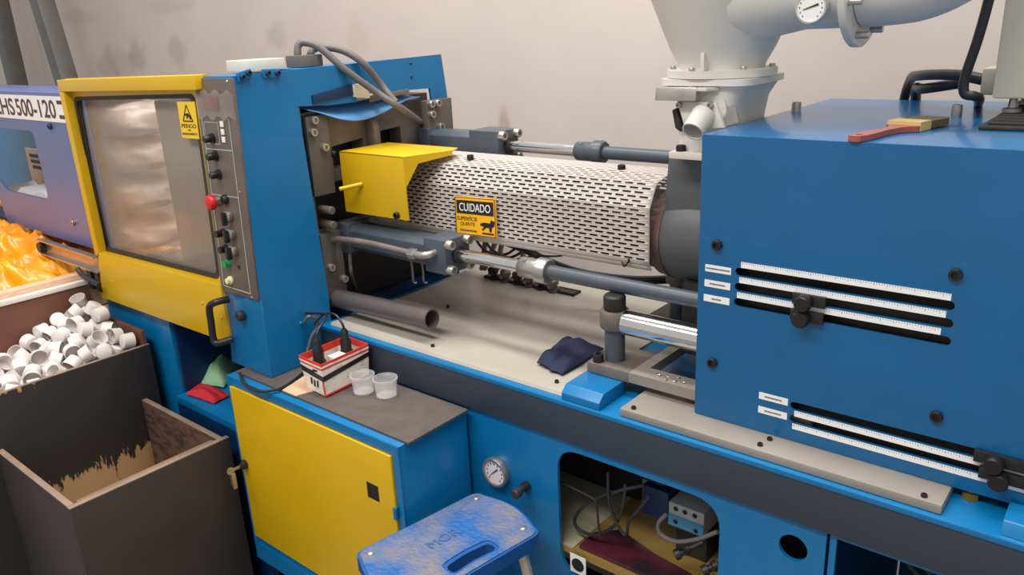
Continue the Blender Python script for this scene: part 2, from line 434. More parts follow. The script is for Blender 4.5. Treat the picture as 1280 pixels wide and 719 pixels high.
# hoses and pipe in the right hatch
hose([(-.33, 1.45, .72), (-.27, 1.35, .75), (-.20, 1.34, .70), (-.16, 1.36, .6)], .010, BHOSE, 'thick black hose arching in the wide dark hatch')
hose([(-.34, 1.5, .66), (-.26, 1.38, .69), (-.20, 1.38, .63), (-.18, 1.4, .5)], .010, BHOSE, 'lower black hose arching in the wide dark hatch')
hose([(-.32, 1.30, .60), (-.22, 1.29, .70), (-.12, 1.28, .74), (0, 1.28, .78)], .006, HOSE, 'thin grey hose slanting across the wide dark hatch')
bm = newbm(); lathe(bm, [(.012, 0), (.012, .02), (.02, .021), (.02, .04), (.011, .041), (.011, .06)], (-.15, 1.27, .70), (.3, -.2, 1), 8)
single('brass_fitting', bm, BRASS, 'brass hose fitting under the charcoal band', 'fitting')
obj('machine_tray', box(newbm(), -.35, .58, 1.23, 1.81, .18, .195), NAVY, base)

# ------------------------------------------------------------------ bed plates and blocks
t = thing('bed_plate', (-1.3, 1.5, .899), 'long beige drip plate covering the machine bed under the perforated guard', 'plate')
bm = newbm()
prof = [(1.222, .900), (1.226, .907), (1.29, .905), (1.5, .903), (1.7, .905), (1.80, .908), (1.812, .914), (1.838, .914), (1.838, .899)]
prism(bm, [(-1.70, y, z) for y, z in prof], (.79, 0, 0))
obj('sheet', bm, BED, t, angle=60)
for u, v in ((696, 479), (700, 363), (560, 384), (541, 434)):
    p = PZ(u, v, .905); obj('screw', bolt(newbm(), p + Vector((0, 0, .001)), (0, 0, 1), .005, .006), BLKB, t)
t = thing('cover_plate', (-.48, 1.3, .899), 'grey steel cover plate on the bed rim below the blue injection cover', 'plate')
obj('sheet', box(newbm(), -.77, -.185, 1.216, 1.42, .8995, .917, .004), BEDR, t)
for u, v in ((792, 511), (950, 557), (962, 550), (1155, 621)):
    p = PZ(u, v, .917); obj('screw', bolt(newbm(), p, (0, 0, 1), .005, .005), BLKB, t)
single('blue_block', prism(newbm(), [(-.91, 1.211, .8995), (-.91, 1.211, .915), (-.91, 1.228, .93), (-.91, 1.31, .93), (-.91, 1.31, .8995)], (.095, 0, 0), .0015), BLUE, 'small blue painted block on the bed edge by the navy cloth', 'block')
single('rim_block', prism(newbm(), [(-.105, 1.214, .8995), (-.105, 1.224, .92), (-.105, 1.275, .925), (-.105, 1.275, .8995)], (.4, 0, 0), .0015), BLUE, 'blue raised strip on the rim under the corner of the injection cover', 'block')
p = PZ(1213, 622, .90)
single('levelling_nut', lathe(newbm(), [(.013, 0), (.013, .012), (.008, .013), (.008, .022)], (p.x, p.y, .8995), seg=6), BRASS, 'pale nut standing on the blue bed by the cover plate', 'nut')

# carriage guide: base plates, posts, chrome guide rods
t = thing('guide_bracket', (-.86, 1.335, .93), 'steel base and grey post carrying the chrome guide rod beside the navy cloth', 'bracket')
obj('base_block', box(newbm(), -.905, -.80, 1.30, 1.42, .931, .955, .002), IRON, t)
obj('post', cyl(newbm(), (-.862, 1.345, .955), (-.862, 1.345, 1.04), .022, seg=24), GREYB, t)
bm = newbm(); lathe(bm, [(.03, 0), (.032, .004), (.032, .036), (.03, .04)], (-.862, 1.345, 1.030), seg=24); obj('collar', bm, IRON, t)
obj('nut', lathe(newbm(), [(.022, 0), (.024, .003), (.024, .03), (.02, .034)], (-.862, 1.345, 1.070), seg=12), DIRON, t)
obj('cap_screw', bolt(newbm(), (-.885, 1.315, .955), (0, 0, 1), .012, .018, 16), BLKB, t)
single('guide_rod', cyl(newbm(), (-.836, 1.345, 1.046), (-.30, 1.345, 1.046), .027, seg=32, bev=.002), CHROME, 'thick chrome guide rod running into the blue injection cover', 'rod')
bm = newbm()
plate(bm, [(-.80, 1.30), (-.42, 1.30), (-.42, 1.74), (-.80, 1.74)], [[(-.775, 1.345), (-.60, 1.345), (-.60, 1.52), (-.775, 1.52)]], .022, FZ(.944))
single('carriage_plate', bm, BEDR, 'grey carriage plate with a square cut-out under the chrome rod', 'plate')
t = thing('guide_bracket', (-.9, 1.70, .93), 'grey post with dark nut standing at the far bed edge behind the lower hydraulic rod', 'bracket')
obj('base_block', box(newbm(), -.97, -.83, 1.64, 1.78, .9095, .935, .002), DIRON, t)
obj('post', cyl(newbm(), (-.90, 1.70, .935), (-.90, 1.70, 1.03), .022, seg=24), GREYB, t)
obj('collar', lathe(newbm(), [(.03, 0), (.032, .004), (.032, .03), (.03, .034)], (-.90, 1.70, 1.025), seg=24), IRON, t)
obj('nut', lathe(newbm(), [(.022, 0), (.024, .003), (.024, .03), (.02, .034)], (-.90, 1.70, 1.059), seg=12), DIRON, t)
single('guide_rod', cyl(newbm(), (-.874, 1.70, 1.045), (-.30, 1.70, 1.045), .023, seg=24, bev=.002), CHROME, 'far chrome guide rod behind the grey post', 'rod')
# swarf beside the square cut-out
for i in range(7):
    x, y = -.70 + random.uniform(-.05, .06), 1.32 + random.uniform(-.012, .012)
    an = random.uniform(0, 6.28); ca, sa = .005 * math.cos(an), .005 * math.sin(an)
    bm = newbm(); tube(bm, [(x, y, .9562), (x + ca, y + sa, .9575), (x + 1.6 * ca - .4 * sa, y + 1.6 * sa + .4 * ca, .9562)], .0012, 5, 4)
    single('metal_chip', bm, BRIGHT, 'tiny bright metal chip lying on the carriage plate', 'chip', 'metal chips on the carriage plate')

# ------------------------------------------------------------------ blue injection cover
XC0, XC1, YC0, YC1, ZC0, ZC1 = -.638, .62, 1.28, 1.93, .918, 1.457
t = thing('injection_cover', (0, 1.6, ZC0), 'big blue sheet metal cover with slotted scales over the injection unit', 'machine cover')
bm = newbm()
def slot(p0, p1, h):
    """rounded slot in the x-z plane between two points"""
    out = []; d = Vector((p1[0] - p0[0], p1[1] - p0[1])).normalized(); an = math.atan2(d.y, d.x)
    for c, a0 in ((p1, -90), (p0, 90)):
        for k in range(7):
            a = an + math.radians(a0 + 30 * k); out.append((c[0] + h * math.cos(a), c[1] + h * math.sin(a)))
    return out
def pz2(u, v): q = PY(u, v, YC0); return (q.x, q.z)
SL = [((924, 341), (1187, 381)), ((923, 359), (1185, 404)), ((922, 378), (1182, 426))]
SL2 = [((993, 505), (1330, 598)), ((992, 522), (1330, 617))]
zs = []
holes = []
for a, b_ in SL:
    z = (pz2(*a)[1] + pz2(*b_)[1]) / 2; holes.append(slot((pz2(*a)[0], z), (pz2(*b_)[0], z), .0075)); zs.append(z)
for a, b_ in SL2:
    z = (pz2(*a)[1] + pz2(*b_)[1]) / 2; holes.append(slot((pz2(*a)[0], z), (.05, z), .0075)); zs.append(z)
plate(bm, rpoly([(XC0, ZC0), (XC1, ZC0), (XC1, ZC1), (XC0, ZC1)], .004), holes, .004, FY(YC0 + .002))
obj('front_panel', bm, BLUEC, t)
obj('top_panel', box(newbm(), XC0, XC1, YC0 + .0005, YC1, ZC1 - .004, ZC1 + .0005, .0015), BLUEC, t)
bm = newbm()
plate(bm, [(YC0 + .004, ZC0), (1.44, ZC0), (1.44, ZC1 - .004), (YC0 + .004, ZC1 - .004)], [], .004, FX(XC0 + .002))
plate(bm, [(1.62, ZC0), (YC1, ZC0), (YC1, ZC1 - .004), (1.62, ZC1 - .004)], [], .004, FX(XC0 + .002))
obj('end_panel', bm, BLUEC, t)
obj('end_panel', box(newbm(), XC1 - .004, XC1, YC0 + .004, YC1, ZC0, ZC1 - .004), BLUEC, t)
obj('back_panel', box(newbm(), XC0 + .004, XC1 - .004, YC1 - .004, YC1, ZC0, ZC1 - .004), BLUEC, t)
obj('slot_backing', box(newbm(), XC0 + .03, XC1 - .02, YC0 + .03, YC0 + .034, ZC0 + .02, ZC1 - .02), INK, t)
for u, v in ((897, 306), (1195, 343), (891, 453), (1171, 520)):
    obj('bolt', bolt(newbm(), PY(u, v, YC0), (0, -1, 0), .0095, .008, 16), BLKB, t)
for u, v in ((995, 141), (1195, 146)):
    p = PZ(u, v, ZC1); obj('top_stud', bolt(newbm(), p, (0, 0, 1), .0095, .022, 16), STEEL, t)
def rule(x0, x1, z, name='scale_strip'):
    s = obj(name, box(newbm(), x0, x1, YC0 - .0012, YC0, z - .0052, z + .0052), WHITE, t)
    bm = newbm(); n = int((x1 - x0) / .004)
    for i in range(n):
        x = x0 + .003 + i * .004; h = .0042 if i % 5 == 0 else .0022
        box(bm, x - .0003, x + .0003, YC0 - .0015, YC0 - .0011, z + .005 - h, z + .005)
    prop(obj('tick_marks', bm, INKB, s), kind='stuff')
rule(-.556, -.222, zs[0] + .0135); rule(-.558, -.226, zs[1] + .0135); rule(-.561, -.230, zs[2] + .0135)
rule(-.444, .05, zs[3] - .0145); rule(-.446, .05, zs[4] - .0145)
def tag_(u0, v0, u1, v1, fr):
    """white name label; its print is too small to read, only a broken dark line shows"""
    a, b_ = PY(u0, v0, YC0), PY(u1, v1, YC0); z = (a.z + b_.z) / 2
    s = obj('name_label', box(newbm(), a.x, b_.x, YC0 - .0012, YC0, z - .0065, z + .0065), WHITE, t)
    bm = newbm(); W = (b_.x - a.x) * fr; x = (a.x + b_.x - W) / 2; rg = random.Random(int(u0 + v0))
    while x < (a.x + b_.x + W) / 2:
        wd = rg.uniform(.0008, .002); box(bm, x, x + wd, YC0 - .0015, YC0 - .0011, z - .0014, z + .0014); x += wd + .0006
    prop(obj('fine_print', bm, INKB, s), kind='stuff')
tag_(882, 334, 914, 340, .92); tag_(881, 353, 913, 359, .6); tag_(880, 371, 912, 378, .36)
tag_(949, 494, 985, 503, .6); tag_(948, 512, 984, 520, .55)
def stopper(u, v, zc, w=.028):
    p = PY(u, v, YC0)
    s = obj('limit_stop', box(newbm(), p.x - w, p.x + w, YC0 - .010, YC0 - .0016, zc - .010, zc + .010, .002), BLACK, t)
    obj('knob', lathe(newbm(), [(.013, 0), (.0145, .003), (.0145, .014), (.012, .018)], (p.x - .006, YC0 - .010, zc - .003), (0, -1, 0), 18), BLKB, s)
stopper(1013, 377, zs[1]); stopper(1010, 396, zs[2]); stopper(1250, 578, zs[3], .035); stopper(1256, 599, zs[4], .035)

# ------------------------------------------------------------------ things on top of the cover
a, b_ = PZ(1066, 172, ZC1 + .008), PZ(1167, 150, ZC1 + .008)
L = (b_ - a).length; d = (b_ - a).normalized(); s = Vector((-d.y, d.x, 0))
t = thing('paint_brush', a, 'paint brush with red handle and brown bristles lying on the blue cover', 'paint brush')
def flat(bm, prof, th, z0, hole=None):
    out = [(x, wd) for x, wd in prof] + [(x, -wd) for x, wd in prof[::-1]]
    plate(bm, out, [hole] if hole else [], th, lambda u, v, w_: a + d * u + s * v + Vector((0, 0, w_ + z0)))
    return bm
hp = [(0, .003), (.004, .010), (.02, .0135), (.05, .012), (.085, .0085), (L * .48, .010), (L * .55, .018), (L * .58, .0265), (L * .60, .027)]
obj('handle', flat(newbm(), hp, .009, -.002, circ(.018, 0, .005, 12)), BRUSHH, t)
obj('ferrule', flat(newbm(), [(L * .60, .028), (L * .74, .028)], .015, .001), mat('pale ferrule', (214, 190, 120), .4, .2, var=.1), t)
obj('bristles', flat(newbm(), [(L * .74, .0265), (L * .95, .03), (L, .026)], .012, .0005), BRIST, t)
# black ribbed mat and cream control box
t = thing('rubber_foot_mat', (-.1, 1.6, ZC1), 'black ribbed rubber mat under the cream box on the blue cover', 'mat')
m0 = PZ(1222, 163, ZC1); 
obj('pad', box(newbm(), m0.x, m0.x + .35, m0.y, 1.82, ZC1 + .001, ZC1 + .007, .002), RUBBER, t)
for i in range(9):
    y = m0.y + .02 + i * .038; obj('rib', box(newbm(), m0.x + .01, m0.x + .34, y, y + .018, ZC1 + .007, ZC1 + .011, .002), RUBBER, t)
t = thing('control_box', (-.1, 1.72, ZC1 + .011), 'cream metal box on a black mat at the cover end, fed by dark hoses', 'box')
cx = PY(1253, 60, 1.66).x
obj('case', box(newbm(), cx, cx + .3, 1.62, 1.82, ZC1 + .036, ZC1 + .40, .006), CREAM, t)
for x, y in ((cx + .03, 1.65), (cx + .27, 1.65), (cx + .03, 1.79), (cx + .27, 1.79)):
    obj('foot', lathe(newbm(), [(.016, 0), (.016, .006), (.008, .008), (.006, .026)], (x, y, ZC1 + .011), seg=16), STEEL, t)
gx = PY(1236, 101, 1.70)
bm = newbm(); box(bm, cx - .03, cx, 1.68, 1.74, gx.z - .024, gx.z + .024, .007); obj('cable_gland', bm, CREAM, t)
zg = gx.z
hose([(cx - .025, 1.71, zg), (cx - .08, 1.73, zg + .008), (cx - .16, 1.80, zg + .002), (cx - .21, 1.93, zg - .02), (cx - .23, 1.97, zg - .10), (cx - .23, 1.98, zg - .25)], .0105, BHOSE, 'thick dark hose leaving the cream box gland and dropping behind the cover', seg=10)
hose([(cx - .07, 1.756, zg - .008), (cx - .15, 1.80, zg - .024), (cx - .19, 1.91, zg - .035), (cx - .20, 1.965, zg - .10), (cx - .20, 1.97, zg - .25)], .0105, BHOSE, 'second dark hose running below the thick gland hose', seg=10)
pts = [PY(u, v, 1.62) for u, v in ((1250, -60), (1236, 0), (1222, 50), (1206, 98), (1206, 117), (1217, 120), (1224, 122))] + [PZ(1223, 130, ZC1 + .004)]
pts[-2] = PY(1224, 123, 1.66)
single('hanging_cable', tube(newbm(), pts, .0085, 10), BHOSE, 'black cable hanging from above and curling on the blue cover top', 'cable')

# ------------------------------------------------------------------ clamp end: platen and housing
XT = -1.733
PLATG = mat('platen grey', (94, 88, 84), .45, .15, var=.15, scale=14)
t = thing('fixed_platen', (-1.86, 1.5, .9), 'greasy cast iron mould platen bolted inside the blue housing opening', 'platen')
bm = newbm()
plate(bm, [(1.255, 1.12), (1.69, 1.12), (1.69, 1.46), (1.255, 1.46)], [[(1.345, 1.30), (1.455, 1.31), (1.455, 1.375), (1.345, 1.365)], [(1.50, 1.33), (1.60, 1.34), (1.60, 1.39), (1.50, 1.385)],
      [(1.27, 1.15), (1.60, 1.14), (1.60, 1.27), (1.27, 1.27)], ], .05, FX(-1.79))
obj('face', bm, IRON, t)
obj('body', box(newbm(), -1.93, -1.825, 1.255, 1.78, .90, 1.47, .004), DIRON, t)  # darker than the face: shade of the recesses put into the colour
for (y0, y1, z0, z1), bolts in (((1.255, 1.325, 1.245, 1.455), ((390, 145), (386, 166), (404, 184))), ((1.655, 1.762, 1.26, 1.458), ((545, 126), (537, 143), (549, 158), (523, 129))), ((1.255, 1.325, .95, 1.14), ((412, 334), (429, 348)))):
    xp0 = -1.728 if y0 > 1.5 else -1.766; xp1 = xp0 + .024
    sp = obj('side_plate', box(newbm(), xp0, xp1, y0, y1, z0, z1, .003), PLATG, t)
    for u, v in bolts:
        p = PX(u, v, xp1); obj('bolt', bolt(newbm(), (xp1, min(max(p.y, y0 + .014), y1 - .012), min(max(p.z, z0 + .012), z1 - .01)), (1, 0, 0), .011, .014, 14), BRIGHT, sp)
bm = newbm(); prism(bm, [(-1.764, 1.47, 1.30), (-1.735, 1.475, 1.33), (-1.735, 1.475, 1.40), (-1.764, 1.47, 1.455)], (0, .022, 0), .003); obj('rib', bm, IRON, t)
for z in (1.205, 1.165):
    obj('ejector_pin', cyl(newbm(), (-1.79, 1.285, z), (-1.715, 1.285, z), .011, seg=12, bev=.001), IRON, t)

# blue film draped on the platen edge
bm = newbm(); NU, NV = 18, 5; V = {}
for i in range(NU + 1):
    for j in range(NV + 1):
        f_ = i / NU; y = 1.26 + .40 * f_; g_ = j / NV
        sag = math.sin(math.pi * min(1, f_ / .9)) ** 1.5
        V[i, j] = bm.verts.new((-1.81 + .078 * g_ + .01 * sag * g_, y, 1.478 - .006 * g_ - .045 * sag * g_ ** 2 + .004 * math.sin(9 * f_ + 3 * g_)))
for i in range(NU):
    for j in range(NV): bm.faces.new((V[i, j], V[i + 1, j], V[i + 1, j + 1], V[i, j + 1]))
bmesh.ops.recalc_face_normals(bm, faces=bm.faces)
o = single('plastic_film', bm, BLUEF, 'pale blue plastic film sagging over the platen top edge', 'film')
md = o.modifiers.new('thick', 'SOLIDIFY'); md.thickness = .0015

H = thing('clamp_housing', (-1.82, 1.4, .797), 'tall blue sheet metal housing carrying the control panel and framing the platen', 'machine housing')
bm = newbm()
def yz(u, v): q = PX(u, v, XT); return (q.y, q.z)
plate(bm, [(1.057, 1.572), (1.756, 1.584), (1.783, 1.35), (1.815, .97), (1.815, .912), (1.75, .912), (1.70, 1.49), (1.42, 1.497), (1.42, 1.478), (1.33, 1.478), (1.228, 1.485), (1.249, .97), (1.246, .905), (1.246, .8045), (1.038, .8045)], [], .008, FX(XT))
obj('portal_panel', bm, BLUE, H)
bm = newbm()
q = [PY(u, v, 1.042) for u, v in ((243, 97), (289, 97), (339, 478), (297, 466))]
prism(bm, [(-1.872, 1.057, 1.572), (-1.738, 1.057, 1.572), (-1.738, 1.038, .8045), (-1.918, 1.038, .8045)], (0, .185, 0), .002)
obj('column', bm, BLUE, H)
obj('top_beam', box(newbm(), -1.885, -1.738, 1.245, 1.72, 1.50, 1.576, .002), BLUE, H)
obj('far_column', box(newbm(), -1.9, -1.738, 1.782, 1.792, .912, 1.34, .002), BLUE, H)
for (u0, v0, u1, v1) in ((296, 97, 313, 91), (328, 92, 349, 91)):
    a, b_ = PX(u0, v0, XT + .006), PX(u1, v1, XT + .006); dz = .010
    br = obj('hinge_bracket', prism(newbm(), [(XT + .004, a.y, a.z - dz), (XT + .004, b_.y, b_.z - dz), (XT + .004, b_.y, b_.z + dz), (XT + .004, a.y, a.z + dz)], (.006, 0, 0), .001), BLUE, H)
    for p in (a, b_): obj('bolt', bolt(newbm(), (XT + .01, p.y + (.012 if p is a else -.008), p.z), (1, 0, 0), .007, .007, 12), NAVY, br)
for u, v in ((513, 79), (514, 96)):
    p = PX(u, v, XT + .004); obj('rivet', lathe(newbm(), [(.005, 0), (.003, .004)], p, (1, 0, 0), 10), NAVY, H)
for u, v in ((376, 404), (407, 398)):
    p = PX(u, v, XT + .004); obj('rivet', lathe(newbm(), [(.005, 0), (.003, .004)], p, (1, 0, 0), 10), BLUE, H)
p = PY(304, 394, 1.041); obj('rubber_stop', lathe(newbm(), [(.013, 0), (.014, .003), (.014, .014), (.011, .018)], p, (0, -1, 0), 18), RUBBER, H)
obj('latch_plate', prism(newbm(), [(XT + .004, 1.273, 1.508), (XT + .004, 1.406, 1.527), (XT + .004, 1.406, 1.497), (XT + .004, 1.273, 1.486)], (.005, 0, 0), .001), NAVY, H)
obj('stop_block', prism(newbm(), [(XT + .004, 1.406, 1.523), (XT + .004, 1.456, 1.530), (XT + .004, 1.456, 1.484), (XT + .004, 1.406, 1.492)], (.012, 0, 0), .001), CREAM, H)
obj('latch_strip', prism(newbm(), [(XT + .004, 1.46, 1.490), (XT + .004, 1.61, 1.497), (XT + .004, 1.61, 1.485), (XT + .004, 1.46, 1.472)], (.006, 0, 0), .001), IRON, H)
# control panel
KT = .0246                      # the column front leans back slightly towards its top
def ypos(u, v, y=1.033):
    r = ray(u, v); c0_ = y - .8 * KT
    return CAM + r * ((c0_ + KT * CAM.z - CAM.y) / (r.y - KT * r.z))
Q = [ypos(242, 98), ypos(290, 98), ypos(323, 376), ypos(277, 364)]
bm = newbm(); prism(bm, Q, (0, .006, 0), .001)
cp = obj('control_panel', bm, PANELM, H, label='worn dark grey control panel with knobs and buttons')
def inpanel(s_, t_, off=-.0006):
    a = Q[0].lerp(Q[1], s_); b_ = Q[3].lerp(Q[2], s_); r_ = a.lerp(b_, t_); r_.y += off; return r_
def pl(points, wdt=.0022, m=LINE, name='line'):
    for p, q_ in zip(points, points[1:]):
        a, b_ = inpanel(*p), inpanel(*q_); dd = (b_ - a).normalized(); nn = Vector((-dd.z, 0, dd.x)) * wdt / 2
        bm = newbm(); prism(bm, [a - nn, b_ - nn, b_ + nn, a + nn], (0, -.0006, 0)); obj(name, bm, m, cp)
pl([(.1, .17), (.1, .965), (.82, .975), (.8, .17)])
pl([(.1, .31), (.8, .31)]); pl([(.1, .52), (.82, .52)])
pl([(.14, .19), (.5, .19), (.5, .285), (.14, .285), (.14, .19)], .0014)
for k in range(3):
    a = inpanel(.62, .195 + .034 * k); obj('indicator_lamp', box(newbm(), a.x - .007, a.x + .007, a.y - .003, a.y, a.z - .007, a.z + .007, .001), WHITE, cp)
def lamp(u, v, prof, m, name='push_button', label=None, seg=18):
    p = ypos(u, v); return obj(name, lathe(newbm(), prof, p, (0, -1, 0), seg), m, cp, label=label)
for u, v in ((266, 173), (270, 195), (274, 218)):
    lamp(u, v, [(.013, 0), (.013, .006), (.009, .007), (.009, .022), (.007, .025)], BLACK, 'knob')
lamp(280, 174, [(.004, 0), (.004, .002)], INK, 'key_hole')
lamp(275, 251, [(.013, 0), (.013, .02)], STEEL, 'button_collar')
lamp(275, 251, [(.010, .018), (.019, .02), (.02, .027), (.017, .034), (.008, .037)], RED, 'emergency_button', 'red mushroom emergency button')
lamp(283, 249, [(.012, 0), (.012, .008), (.009, .012)], BLACK, 'push_button')
def selector(u, v):
    s_ = lamp(u, v, [(.014, 0), (.0155, .004), (.0145, .012), (.012, .014)], STEEL, 'selector_switch')
    p = ypos(u, v); obj('selector_handle', box(newbm(), p.x - .0055, p.x + .0055, p.y - .026, p.y - .012, p.z - .021, p.z + .012, .003), BLACK, cp)
for u, v in ((288, 270), (291, 292), (294, 313)): selector(u, v)
lamp(280, 291, [(.012, 0), (.012, .006), (.009, .007), (.009, .024)], BLACK, 'push_button'); lamp(283, 311, [(.012, 0), (.012, .006), (.009, .007), (.009, .02)], BLACK, 'push_button')
lamp(286, 329, [(.011, 0), (.011, .005), (.009, .006), (.009, .015)], GREEN, 'push_button', 'green push button')
lamp(289, 350, [(.011, 0), (.011, .005), (.008, .006), (.008, .014)], mat('ivory button', (236, 226, 170), .4), 'push_button', 'ivory push button')
lamp(299, 334, [(.005, 0), (.005, .002)], INK, 'key_hole')
a = inpanel(.42, .105); obj('display', box(newbm(), a.x - .035, a.x + .03, a.y - .004, a.y, a.z - .017, a.z + .017, .002), mat('red display', (112, 44, 46), .3, var=.3, scale=60), cp)
bm = newbm(); NU, NV = 12, 8; V = {}
for i in range(NU + 1):
    for j in range(NV + 1):
        p = inpanel(.06 + .98 * i / NU, .055 + .115 * j / NV + .012 * math.sin(i * 1.7)); p.y -= .0065 + .0025 * noise.noise(p * 60); V[i, j] = bm.verts.new(p)
for i in range(NU):
    for j in range(NV): bm.faces.new((V[i, j], V[i + 1, j], V[i + 1, j + 1], V[i, j + 1]))
obj('clear_tape', bm, glassy('crinkled tape', (190, 176, 168), (.08, .5), .05), cp, label='crinkled clear tape over the display')
for u, v in ((246, 102), (284, 102), (315, 372), (276, 355), (300, 240)):
    p = ypos(u, v); obj('screw', lathe(newbm(), [(.0035, 0), (.0025, .002)], p, (0, -1, 0), 8), BRIGHT, cp)

# bits on top of the housing
p = PX(312, 88, -1.82)
single('cream_block', box(newbm(), -1.87, -1.77, 1.13, 1.235, 1.577, 1.604, .002), CREAM, 'thin cream block lying on top of the blue housing', 'block')
t = thing('cable_gland', (-1.8, 1.31, 1.577), 'grey cable connector block on top of the blue housing', 'connector')
obj('block', box(newbm(), -1.835, -1.765, 1.283, 1.350, 1.577, 1.607, .003), mat('grey connector', (104, 97, 90), .5), t)
def xp(u, v, x): return PX(u, v, x)
single('hose', tube(newbm(), [(-1.80, 1.298, 1.604), xp(372, 66, -1.80), xp(373, 57, -1.80), xp(380, 53, -1.79), xp(400, 60, -1.76), xp(430, 86, -1.72), xp(470, 115, -1.68), xp(505, 138, -1.64), PY(530, 156, 1.69), PY(545, 166, 1.74), PY(553, 174, 1.765)], .0095, 10), HOSE, 'grey hose arching from the connector down to the upper cylinder', 'hose')
single('hose', tube(newbm(), [(-1.80, 1.338, 1.604), xp(388, 68, -1.80), xp(392, 62, -1.80), xp(404, 59, -1.785), xp(430, 64, -1.745), xp(455, 80, -1.708), xp(475, 104, -1.70), xp(488, 120, -1.675), xp(495, 128, -1.66)], .0095, 10), HOSE, 'shorter grey hose arching behind and meeting the long hose', 'hose')

# ------------------------------------------------------------------ yellow sliding safety door
YD = 1.045
t = thing('safety_gate', (-2.22, 1.0, .87), 'yellow sliding safety gate with a large dusty window', 'safety gate')
def dz(u, v, y=YD): q = PY(u, v, y); return (q.x, q.z)
XL, XR = dz(73, 110, YD - .012)[0], dz(242, 96, YD - .012)[0]
ZT = dz(242, 94, YD - .012)[1]
win = rpoly([dz(91, 121, YD + .012), dz(126, 312, YD + .012), dz(275, 350, YD + .012), dz(243, 117, YD + .012)], .025, 5)
bm = newbm()
out = [(XL - .002, ZT - .012), (dz(125, 340)[0], dz(125, 340)[1]), dz(127, 372), dz(290, 431), (XR + .004, ZT)]
plate(bm, out, [win], .016, FY(YD + .021))
obj('door_sheet', bm, YEL, t)
bm = newbm()
_cx = sum(p[0] for p in win) / len(win); _cz = sum(p[1] for p in win) / len(win)
g2 = [(_cx + (x - _cx) * .965, _cz + (z - _cz) * .955) for x, z in win]
for i in range(len(win)):
    j = (i + 1) % len(win); q4 = [Vector((p[0], YD + .012, p[1])) for p in (win[i], win[j], g2[j], g2[i])]
    a4 = [bm.verts.new(v) for v in q4]; b4 = [bm.verts.new(v + Vector((0, .01, 0))) for v in q4]
    bm.faces.new(a4); bm.faces.new((a4[2], a4[3], b4[3], b4[2])); bm.faces.new((a4[0], a4[1], b4[1], b4[0]))
bmesh.ops.remove_doubles(bm, verts=bm.verts, dist=1e-6); bmesh.ops.recalc_face_normals(bm, faces=bm.faces)
obj('gasket', bm, RUBBER, t)
bm = newbm(); prism(bm, [(x, YD + .0295, z) for x, z in (dz(88, 119), dz(123, 314), dz(273, 353), dz(241, 114))], (0, .003, 0)); obj('window_pane', bm, PLEXI, t, label='dusty clear acrylic pane')
fx = lambda pts, th, nm: obj(nm, prism(newbm(), [(x, YD - .012, z) for x, z in pts], (0, th, 0), .002), YEL, t)
a0, a1 = (XL - .002, ZT - .014), (XR, ZT)
fx([a0, a1, (a1[0], a1[1] - .035), (a0[0] - .001, a0[1] - .035)], .026, 'top_rail')
b0, b1 = dz(74, 110), dz(124, 318)
fx([(a0[0] - .001, a0[1] - .0355), (a0[0] + .03, a0[1] - .0355), (b1[0] + .03, b1[1]), (b1[0] - .004, b1[1])], .026, 'side_rail')
fx([dz(122, 316, YD - .012), dz(275, 357, YD - .012), dz(288, 430, YD - .012), dz(127, 372, YD - .012)], .026, 'lower_panel')
for u, v in ((140, 352), (253, 379), (277, 397)):
    p = PY(u, v, YD - .012); obj('screw', lathe(newbm(), [(.0045, 0), (.003, .003)], p, (0, -1, 0), 10), YEL, t)
hp = [PY(286, 374, YD - .012), PY(270, 378, YD - .045), PY(262, 384, YD - .05), PY(264, 404, YD - .05), PY(267, 424, YD - .05), PY(272, 429, YD - .045), PY(290, 424, YD - .012)]
obj('handle', tube(newbm(), hp, .0095, 12), BLACK, t, label='black plastic pull handle')
# PERIGO sticker
c0, c1, c2, c3 = [PY(u, v, YD + .010) for u, v in ((221, 127), (243, 127), (249, 174), (228, 172))]
st = obj('warning_sticker', prism(newbm(), [c0, c1, c2, c3], (0, .002, 0)), STICK, t, label='yellow PERIGO warning sticker')
def sp(s_, v_): return c0.lerp(c1, s_).lerp(c3.lerp(c2, s_), v_) + Vector((0, -.0004, 0))
sx = (c1 - c0).length; sz = (c3 - c0).length
ux = (c1 - c0).normalized(); uz = (c0 - c3).normalized()
obj('lettering', text(newbm(), 'PERIGO', sp(.5, .66), ux, uz, sx * .82, sz * .11), INK, st)
obj('lettering', text(newbm(), 'D', sp(.45, .775), ux, uz, sx * .07, sz * .05), INK, st)
obj('lettering', text(newbm(), 'E', sp(.55, .775), ux, uz, sx * .06, sz * .05), INK, st)
obj('lettering', text(newbm(), 'ESMAGAMENTO', sp(.5, .88), ux, uz, sx * .84, sz * .06), INK, st)
bm = newbm()
def stroke(bm, p, q_, wdt):
    dd = (q_ - p).normalized(); nn = dd.cross(Vector((0, 1, 0))) * wdt / 2
    prism(bm, [p - nn, q_ - nn, q_ + nn, p + nn], (0, -.0005, 0))
T = [sp(.5, .09), sp(.22, .53), sp(.78, .53)]
for i in range(3): stroke(bm, T[i], T[(i + 1) % 3], .003)
obj('triangle', bm, INK, st)
bm = newbm()
for pp in ([(.38, .33), (.55, .31), (.66, .38), (.70, .48), (.62, .48), (.58, .41), (.52, .40), (.50, .46), (.44, .46), (.45, .38), (.36, .38)],):
    prism(bm, [sp(*x) for x in pp], (0, -.0005, 0))
obj('hand_symbol', bm, INK, st)

